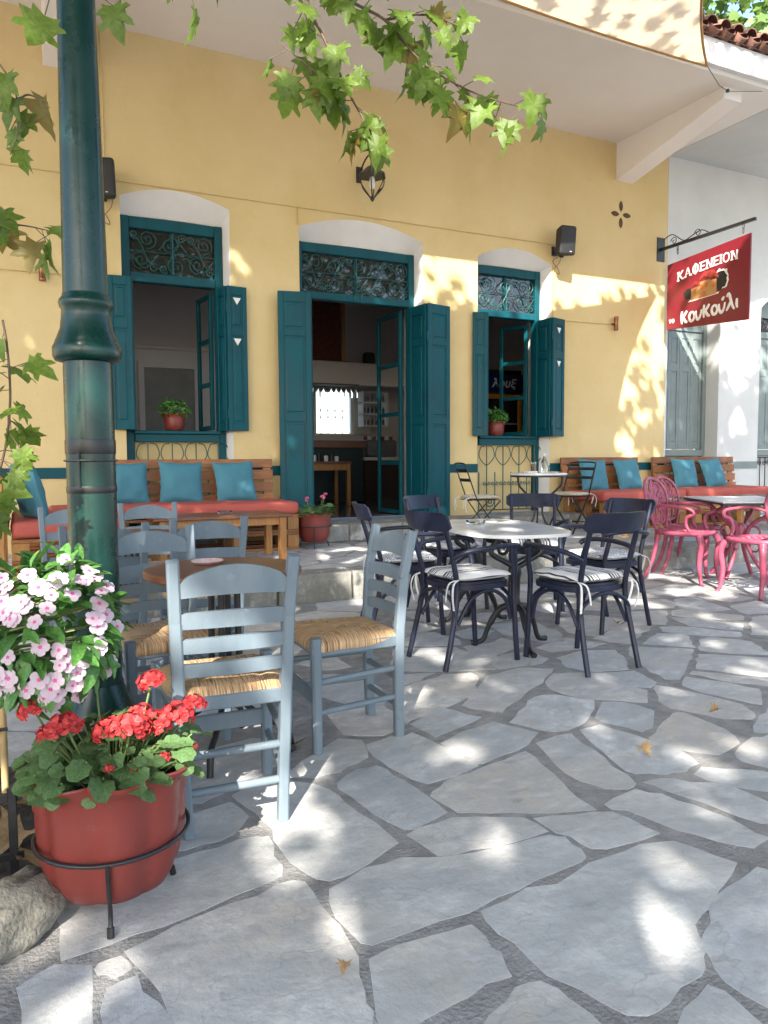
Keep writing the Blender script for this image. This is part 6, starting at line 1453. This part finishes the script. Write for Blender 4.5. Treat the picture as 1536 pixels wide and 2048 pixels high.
# the crown overhead: unseen, its leaves left out where sun patches are meant to fall
GAPK = [g+((1+.055/max(.05, math.sqrt(abs(g[2]*g[5]-g[3]*g[4]))))**2,) for g in GAPS]
def in_gap(gx, gy):
    for cx, cy, ax, ay, bx, by, gk in GAPK:
        dx, dy = gx-cx, gy-cy; det = ax*by-ay*bx
        if abs(det) < 1e-9: continue
        u = (dx*by-dy*bx)/det; v_ = (ax*dy-ay*dx)/det
        if u*u+v_*v_ < gk: return True
    return False
LP = [(0, 0), (.42, .05), (.30, .30), (.52, .62), (.22, .58), (0, 1), (-.22, .58), (-.52, .62), (-.30, .30), (-.42, .05)]
cv = []; cf = []; rc = random.Random(21); NL = 35000; got = 0
sd = SUN
while got < NL:
    gx = rc.uniform(-3.2, 14.0); gy = rc.uniform(-9.0, 4.2)
    if gx > 7.6 and gy > 2.6 and rc.random() < .86: got += 1; continue
    got += 1
    if in_gap(gx, gy) and rc.random() > .10: continue
    if gy < -2.4 and mnoise.noise(Vector((gx*2.6, gy*2.6, 4.0))) > .27 and rc.random() < .85: continue
    reps = 2 if (gy > .6 and gx < 5.5) else 1
    for _ in range(reps):
        t0 = max(5.6, gy+4.6); tt = t0+rc.random()**1.2*4.2
        p = Vector((gx-.68*tt, gy-tt, .95*tt))
        if mnoise.noise(p*.45) < -.42 and rc.random() < .6: continue
        size = rc.uniform(.15, .25)
        nz = Vector((rc.uniform(-.8, .8), rc.uniform(-.8, .8), 1)).normalized(); nz = (nz-SUN*.6).normalized(); y = nz.cross(Vector((rc.uniform(-1, 1), rc.uniform(-1, 1), .01))).normalized(); x = y.cross(nz)
        bse = len(cv)
        for a, c in LP: cv.append(tuple(p-TO+x*(a*size)+y*((c-.5)*size)+nz*(abs(a)*size*.2)))
        cf.append(tuple(range(bse, bse+6))); cf.append((bse, bse+5, bse+6, bse+7, bse+8, bse+9))
me = bpy.data.meshes.new('crown'); me.from_pydata(cv, [], cf); me.materials.append(M['crownleaf']); tag(link('crown', me, tree), kind='stuff')

# far tree behind the roofs, top right
bt = thing('background_tree', 'green tree showing above the tiled eave at top right', 'tree', (22, 12, 0))
b = MB(); b.tube([(0, 0, 0), (.2, 0, 6), (0, .3, 13)], [.4, .3, .1], 10); b.build('trunk', M['bark'], bt, smooth=60)
cv = []; cf = []
for k in range(5200):
    while True:
        p = Vector((rc.uniform(-1, 1), rc.uniform(-1, 1), rc.uniform(-1, 1)))
        if p.length < 1 and mnoise.noise(p*2.6) > -.12: break
    p = Vector((p.x*4.6, p.y*4.6, 12+p.z*6)); size = rc.uniform(.25, .5); nz = Vector((rc.uniform(-1, 1), rc.uniform(-1, 1), rc.uniform(.1, 1))).normalized(); y = nz.orthogonal().normalized(); x = y.cross(nz); bse = len(cv)
    for a, c in LP: cv.append(tuple(p+x*(a*size)+y*((c-.5)*size)))
    cf.append(tuple(range(bse, bse+10)))
me = bpy.data.meshes.new('crown'); me.from_pydata(cv, [], cf); me.materials.append(M['crownleaf']); tag(link('crown', me, bt), kind='stuff')

# ================================================================== pots and flowers
GER = []
for i in range(28):
    a = rad(-78+336*i/27*.985-90+78-0); a = -PI/2+rad(14)+rad(332)*i/27; r = .5*(1+.06*math.cos(i*2*PI/4))*(1-.04*math.cos(a*2)); GER.append((r*math.cos(a), .5+r*math.sin(a)))
GER = [(0, .30)]+GER
def ger_mat():
    m = leafmat('geranium leaf', (.055, .125, .035), (.12, .20, .075), .25, .6, 11); return m
M['gerleaf'] = ger_mat(); gls = [leafmesh('geranium_leaf', GER, M['gerleaf'], fo, dr_, s_, cu_, .02) for fo, dr_, s_, cu_ in ((.14, .18, 1, .3), (.3, .1, 2, -.3), (.05, .35, 3, .6), (.25, .3, 4, -.6))]
M['red'] = mat('geranium petals', (.44, .010, .016), .55, (.64, .075, .075), 55, transl=.3, objrand=.12); M['redpink'] = mat('pink geranium petals', (.60, .09, .20), .55, (.7, .2, .3), 30, transl=.3)
M['stalk'] = mat('green stalk', (.10, .17, .05), .6, (.14, .18, .06), 12)
def petal(b, c, n, d, L, w_, mi=0):
    d = Vector(d).normalized(); n = Vector(n).normalized(); s_ = d.cross(n); c = Vector(c)
    b.add([c, c+d*L*.45+s_*w_*.5+n*L*.06, c+d*L*.85+s_*w_*.42+n*L*.12, c+d*L+n*L*.06, c+d*L*.85-s_*w_*.42+n*L*.12, c+d*L*.45-s_*w_*.5+n*L*.06], [(0, 1, 2, 3), (0, 3, 4, 5)], mi)
def umbel(name, seed, n=26, R=.040):
    r_ = random.Random(seed); b = MB()
    for i in range(n):
        z = 1-1.55*(i+.5)/n; ph = i*2.39996+r_.uniform(-.2, .2); s_ = math.sqrt(max(0, 1-z*z)); d = Vector((s_*math.cos(ph), s_*math.sin(ph), z*.72)).normalized()
        c = d*R*r_.uniform(.78, 1.05); e1 = d.orthogonal().normalized(); e2 = d.cross(e1)
        for k in range(5):
            a = 2*PI*k/5+r_.random(); petal(b, c, d, e1*math.cos(a)+e2*math.sin(a)+d*.25, .0165*r_.uniform(.8, 1.15), .015)
    me = bpy.data.meshes.new(name); me.from_pydata(b.v, [], b.f); return me
UM = [umbel('umbel', s_) for s_ in (1, 2, 3)]
for me in UM: me.materials.append(M['red'])
UMP = umbel('umbel', 5, 16, .03); UMP.materials.append(M['redpink'])
def pot_body(root, r_rim, r_bot, h, flutes=8, m=None):
    def fl(a, i): return 1+(flutes and (.0, .0, .018, .032, .038, .036, .034, .034, .036, .046, .062, .062, .062, .055, .042, .03)[i]*1.5*(abs(math.cos(a*flutes/2))*2-1.25))
    k = r_rim
    b = MB(); b.lathe([(r_bot*.6, 0), (r_bot, .004), (k*.66, h*.07), (k*.76, h*.18), (k*.825, h*.34), (k*.845, h*.55), (k*.85, h*.70), (k*.868, h*.705), (k*.875, h*.84), (k*.93, h*.93), (k*.995, h*.975), (k, h*.99), (k*.985, h), (k*.93, h*.985), (k*.865, h*.92), (k*.83, h*.82)], 64, fl=fl)
    b.build('pot', m or M['terra'], root, smooth=50)
    b = MB(); b.lathe([(.001, h*.86), (k*.5, h*.87), (k*.865, h*.855)], 32, capb=False); b.build('soil', M['soil'], root, smooth=50)
t = thing('geranium_pot', 'large fluted terracotta pot of red geraniums in the left foreground', 'potted plant', (.19, -6.335, .055))
pot_body(t, .195, .085, .315)
rg = random.Random(31)
def geranium(t, z0, R, nl, flowers, um, lz=(.02, .14), sz=(.045, .085)):
    st = MB()
    for i in range(nl):
        a = rg.uniform(0, 2*PI); rr = R*math.sqrt(rg.random()); p = Vector((rr*math.cos(a), rr*math.sin(a), z0+rg.uniform(*lz)*(1.15-.5*rr/R)))
        st.tube([(p.x*.45, p.y*.45, z0-.03), (p.x*.8, p.y*.8, p.z-.03), tuple(p)], .0022, 5)
        put_leaf(rg.choice(gls), t, p-Vector((0, 0, 0)), Vector((math.cos(a)*.5, math.sin(a)*.5, 1))+Vector((rg.uniform(-.5, .5), rg.uniform(-.7, .2), 0)), Vector((math.cos(a+rg.uniform(-.8, .8)), math.sin(a+rg.uniform(-.8, .8)), rg.uniform(-.3, .25))), rg.uniform(*sz))
    for x, y, z, s_ in flowers:
        st.tube(smooth_path([(x*.4, y*.4, z0), (x*.8, y*.8, (z0+z)*.5+.02), (x, y, z)], 4), .0028, 6)
        o = link('flower_head', um[rg.randrange(len(um))], t, (x, y, z)); o.scale = (s_*.88, s_*.88, s_*.72); o.rotation_euler = (rg.uniform(-.35, .35), rg.uniform(-.35, .35), rg.uniform(0, 6))
    st.build('stems', M['stalk'], t, smooth=60)
geranium(t, .275, .19, 210, [(-.10, -.05, .425, .95), (-.165, .03, .45, .9), (.04, -.07, .405, 1.15), (-.01, -.05, .40, .95), (.105, -.04, .395, .9), (.155, -.02, .40, 1.05), (.20, .0, .415, .8), (.11, .08, .465, .9), (-.02, .12, .49, .5), (-.135, -.01, .40, .7), (.07, -.02, .42, .7), (.04, -.15, .335, .35), (.10, -.14, .345, .4), (-.02, -.16, .35, .3)], UM, (.0, .13), (.025, .060))
t.scale = (1.07, 1.07, 1.07)
ws = thing('pot_stand', 'black wire stand with rubber feet under the large geranium pot', 'plant stand', (.19, -6.335, .012)); ws.scale = (1.07, 1.07, 1.03)
b = MB(); b.tube([(.176*math.cos(2*PI*i/40), .176*math.sin(2*PI*i/40), .185) for i in range(40)], .0055, 8, closed=True); b.build('upper_ring', M['blackiron'], ws, smooth=60)
b = MB(); b.tube([(.062*math.cos(2*PI*i/24), .062*math.sin(2*PI*i/24), .036) for i in range(24)], .005, 8, closed=True); b.build('lower_ring', M['blackiron'], ws, smooth=60)
for a in (-100, 20, 140):
    c, s_ = math.cos(rad(a)), math.sin(rad(a)); b = MB(); b.tube(smooth_path([(.177*c, .177*s_, .187), (.174*c, .174*s_, .15), (.162*c, .162*s_, .10), (.145*c, .145*s_, .05), (.155*c, .155*s_, .012)], 5), .0055, 8); lg = b.build('leg', M['blackiron'], ws, smooth=60)
    b = MB(); b.tube([(.152*c, .152*s_, .022), (.157*c, .157*s_, 0)], .0085, 8); b.build('rubber_foot', M['blackiron'], lg)
t = thing('geranium_pot', 'smaller terracotta pot of pink geraniums beside the door', 'potted plant', (2.80, -.86, .29))
pot_body(t, .20, .12, .30, 0); b = MB(); b.tube([(.185*math.cos(2*PI*i/32), .185*math.sin(2*PI*i/32), .17) for i in range(32)], .006, 6, closed=True); b.build('stand_ring', M['blackiron'], t, smooth=60)
for a in (-110, 10, 130): c, s_ = math.cos(rad(a)), math.sin(rad(a)); b = MB(); b.tube([(.185*c, .185*s_, .17), (.15*c, .15*s_, .02), (.18*c, .18*s_, -.058)], .006, 6); b.build('stand_leg', M['blackiron'], t, smooth=60)
geranium(t, .27, .18, 70, [(.10, .0, .47, .9), (.14, .03, .50, .7), (-.06, .05, .46, .7), (-.10, -.05, .44, .5), (-.15, -.02, .30, .5)], [UMP], (.0, .15), (.05, .085))
# basil pots on the two window sills
M['basil'] = leafmat('basil leaf', (.06, .19, .03), (.10, .25, .04), .3, .45, 12)
bl = leafmesh('basil_leaf', sym([(.0, 0), (.22, .2), (.30, .45), (.2, .8), (0, 1)]), M['basil'], .3, .3)
def basil(label, loc, k):
    t = thing('basil_pot', label, 'potted plant', loc, 0, 'basil pots on the window sills'); pot_body(t, .115*k, .07*k, .16*k, 0)
    for i in range(230):
        d = Vector((rg.gauss(0, 1), rg.gauss(0, 1), rg.gauss(.35, 1))).normalized(); p = Vector((d.x*.13*k, d.y*.13*k, .20*k+d.z*.095*k))*1.0
        if p.z < .13*k: continue
        q = p*rg.uniform(.86, 1.0); q.z = .2*k+(p.z-.2*k)*rg.uniform(.85, 1.05)
        put_leaf(bl, t, q, d, Vector((d.x, d.y, rg.uniform(-.4, .4)))+Vector((rg.uniform(-.7, .7), rg.uniform(-.7, .7), 0)), rg.uniform(.03, .05)*k)
basil('leafy basil in a terracotta pot on the left window sill', (1.575, .20, 1.481), 1.15); basil('leafy basil in a terracotta pot on the right window sill', (5.80, .19, 1.461), 1.2)
# white periwinkle bush at the left edge
vp = thing('periwinkle_bush', 'bushy white periwinkle with pink eyes at the left picture edge', 'potted plant', (-.36, -6.18, .30))
M['vinca'] = leafmat('periwinkle leaf', (.04, .145, .03), (.11, .25, .05), .3, .35, 9); vls = [leafmesh('periwinkle_leaf', sym([(.0, 0), (.13, .15), (.21, .42), (.18, .75), (.07, .95), (0, 1)]), M['vinca'], fo, dr_, s_, cu_, .012) for fo, dr_, s_, cu_ in ((.35, .35, 1, .0), (.2, .6, 2, .5), (.5, .15, 3, -.5))]
M['vincaflower'] = mat('white periwinkle petals', (.62, .40, .52), .6, (.66, .61, .645), 24, transl=.3); M['vincaeye'] = mat('pink eye', (.55, .03, .20), .6, (.6, .08, .28), 40)
b = MB()
for k in range(5):
    a = 2*PI*k/5; d = Vector((math.cos(a), math.sin(a), 0)); s_ = Vector((-d.y, d.x, 0)); z = Vector((0, 0, 1))
    b.add([d*.10+z*.02, d*.32+s_*.24+z*.03, d*.70+s_*.50+z*.06, d*.98+s_*.34+z*.03, d*1.06+z*.01, d*.96-s_*.34+z*.0, d*.68-s_*.48+z*.0, d*.30-s_*.22+z*.01], [(0, 1, 2, 3, 4, 5, 6, 7)], 0)
b.lathe([(.22, .048), (.10, .058), (.03, .03)], 10, mi=1, capb=False); b.tube([(0, 0, .02), (0, 0, -.55)], .035, 5, mi=0)
vf = bpy.data.meshes.new('periwinkle_flower'); vf.from_pydata(b.v, [], b.f); vf.materials.append(M['vincaflower']); vf.materials.append(M['vincaeye']); vf.polygons.foreach_set('material_index', b.m)
VO = vp.location; cen = Vector((.055, -6.24, .72)); rv = random.Random(8); st = MB()
b = MB(); b.lathe([(.09, 0), (.13, .2), (.14, .21), (.135, .215), (.12, .20)], 32); b.build('pot', M['terra'], vp, smooth=45)
for i in range(420):
    d = Vector((rv.gauss(0, 1), rv.gauss(0, 1), rv.gauss(.1, 1))).normalized(); k = rv.uniform(.45, 1.0)**.6; p = cen+Vector((d.x*.165, d.y*.15, d.z*.185))*k
    tip = (d*.8+Vector((rv.uniform(-.8, .8), rv.uniform(-.8, .8), rv.uniform(-.7, .3)))).normalized(); put_leaf(rv.choice(vls), vp, p-VO, d+Vector((0, 0, .9)), tip, rv.uniform(.045, .085))
    if i % 6 == 0: st.tube(smooth_path([Vector((0, 0, .2)), (p-VO)*.55+Vector((-.02, 0, .14)), p-VO], 4), .003, 5)
st.build('stems', M['stalk'], vp, smooth=60)
fl_px = 0
for i in range(76):
    a = rv.uniform(-1, 1); e = rv.uniform(-.9, 1); d = Vector((a*1.0, -.75+rv.uniform(-.3, .5), e)).normalized(); p = cen+Vector((d.x*.178, d.y*.165, d.z*.20))
    face = (d*.6-fw*.45+Vector((rv.uniform(-.4, .4), rv.uniform(-.3, .3), .35))).normalized(); put_leaf(vf, vp, p-VO, face, face.orthogonal(), rv.uniform(.016, .0235), 'flower')
b = MB(); b.box(-.52, -.22, -6.30, -6.05, .012, .29, c=.02); tag(b.build('stone_pedestal', M['kerbstone']), 'rough stone block holding the periwinkle pot at left edge', 'block')
# vine of large lobed leaves up the left edge
vn = thing('leafy_vine', 'lobed green vine climbing the left picture edge beside the wall', 'vine', (-.14, -5.74, 0)); VO = vn.location
st = MB(); P = smooth_path([(-.14, -5.74, .0), (-.139, -5.742, 0.884), (-.079, -5.76, 1.035), (-.033, -5.771, 1.187), (-.013, -5.768, 1.338), (-.015, -5.756, 1.49), (-.025, -5.744, 1.581)], 5); st.tube([p-VO for p in P], .004, 6)
for i in range(34):
    p = P[rl.randrange(6, len(P))]; d = Vector((rl.uniform(-1, 1), rl.uniform(-.6, .6), rl.uniform(-.6, .4))).normalized(); q = p+d*rl.uniform(.02, .07); st.tube([p-VO, q-VO], .0016, 4)
    put_leaf(rl.choice(pl), vn, q-VO, tocam*rl.uniform(0, 1)+Vector((rl.uniform(-.7, .7), rl.uniform(-.7, .7), .7)), d+Vector((0, 0, -.6)), rl.uniform(.055, .10))
st.build('stem', M['twig'], vn, smooth=60)
# bamboo fence, low iron fence, planting bed and boulder at the left edge
fn = thing('bamboo_fence', 'sunlit bamboo cane fence at the left picture edge', 'fence', (-.30, -5.56, .012)); cane = mat('bamboo cane', (.62, .47, .24), .5, (.52, .36, .16), 6, stretch=(6, 6, 1), objrand=.2)
for i in range(16):
    x = .225-i*.034; b = MB(); z = 0; r = .0135*rv.uniform(.85, 1.1); b.tube([(x, rv.uniform(-.008, .008), 0), (x+rv.uniform(-.006, .006), 0, 1.04+rv.uniform(-.03, .03))], r, 8)
    for zz in (.2, .45, .72, .95): b.lathe([(r*1.02, zz-.006), (r*1.14, zz), (r*1.02, zz+.006)], 8, (x, 0, 0), capb=False)
    b.build('cane', cane, fn, smooth=50)
for z in (.25, .80): b = MB(); b.tube([(-.31, -.02, z), (.24, -.02, z)], .006, 6); b.build('binding_wire', M['rope'], fn)
bed = MB(); bed.box(-1.7, .03, -6.16, -5.32, -.02, .040, c=.01); tag(bed.build('planting_bed', M['mulch']), 'dark planting bed at the left picture edge', 'ground', kind='structure')
fi = thing('iron_edging', 'low dark iron edging fence at the lower left corner', 'fence', (-.12, -6.2, .012))
for i in range(5): b = MB(); b.bar((.075-i*.06, .05-.0*i, 0), (.075-i*.06, .05, .27), .022, .008, c=.002); b.build('bar', M['blackiron'], fi)
for z in (.08, .24): b = MB(); b.bar((-.18, .058, z), (.10, .058, z), .008, .02, c=.002); b.build('rail', M['blackiron'], fi)
bm = bmesh.new(); bmesh.ops.create_icosphere(bm, subdivisions=4, radius=1)
for v_ in bm.verts:
    p = v_.co.copy(); k = 1+.22*mnoise.noise(p*1.9)-.14*abs(mnoise.noise(p*3.2+Vector((3, 1, 2))))-.06*abs(mnoise.noise(p*8))+.03*mnoise.noise(p*17); v_.co = Vector((p.x*.11*k, p.y*.18*k, p.z*.09*k))
me = bpy.data.meshes.new('boulder'); bm.to_mesh(me); bm.free(); me.materials.append(mat('boulder rock', (.27, .255, .215), .9, (.14, .133, .11), 9, detail=9, bump=.9, bscale=70, wear=[((.10, .095, .08), 14, .58, .7, .6), ((.5, .48, .42), 22, .62, .72, .5)])); me.polygons.foreach_set('use_smooth', [True]*len(me.polygons))
o = link('boulder', me, None, (-.045, -6.36, .05)); o.rotation_euler = (0, 0, rad(-38)); tag(o, 'rounded pale boulder in the lower left corner', 'rock')

# fallen leaves
dl = leafmesh('fallen_leaf', PLANE, M['dryleaf'], .5, .35, 3, .5); dg = leafmesh('fallen_leaf', PLANE, M['planeleaf2'], .3, .2, 4, .3)
FALL = [((3.64, -4.45), .07, 'dry leaf on the paving right of the marble table chairs', dl), ((2.14, -6.20), .06, 'dry pale leaf on the joint in the middle of the paving', dl), ((2.78, -6.02), .045, 'small curled dry leaf on the paving near the right edge', dl),
        ((.87, -5.62), .14, 'yellow green fallen leaf under the nearest grey chair', dg), ((-.02, -5.93), .13, 'brown dry leaf behind the big pot, upper one', dl), ((.0, -6.07), .12, 'brown dry leaf behind the big pot, lower one', dl), ((-.06, -5.70), .10, 'brown dry leaf on the bed beside the fence', dl), ((.62, -6.86), .03, 'tiny dry leaf at the bottom edge of the paving', dl)]
for (x, y), s_, lab, me in FALL:
    zz = .05 if x < .03 and y > -6.16 else .022
    o = put_leaf(me, None, (x, y, zz+.012), (rl.uniform(-.3, .3), rl.uniform(-.3, .3), 1), (rl.uniform(-1, 1), rl.uniform(-1, 1), 0), s_, 'fallen_leaf'); tag(o, lab, 'leaf', 'fallen leaves')
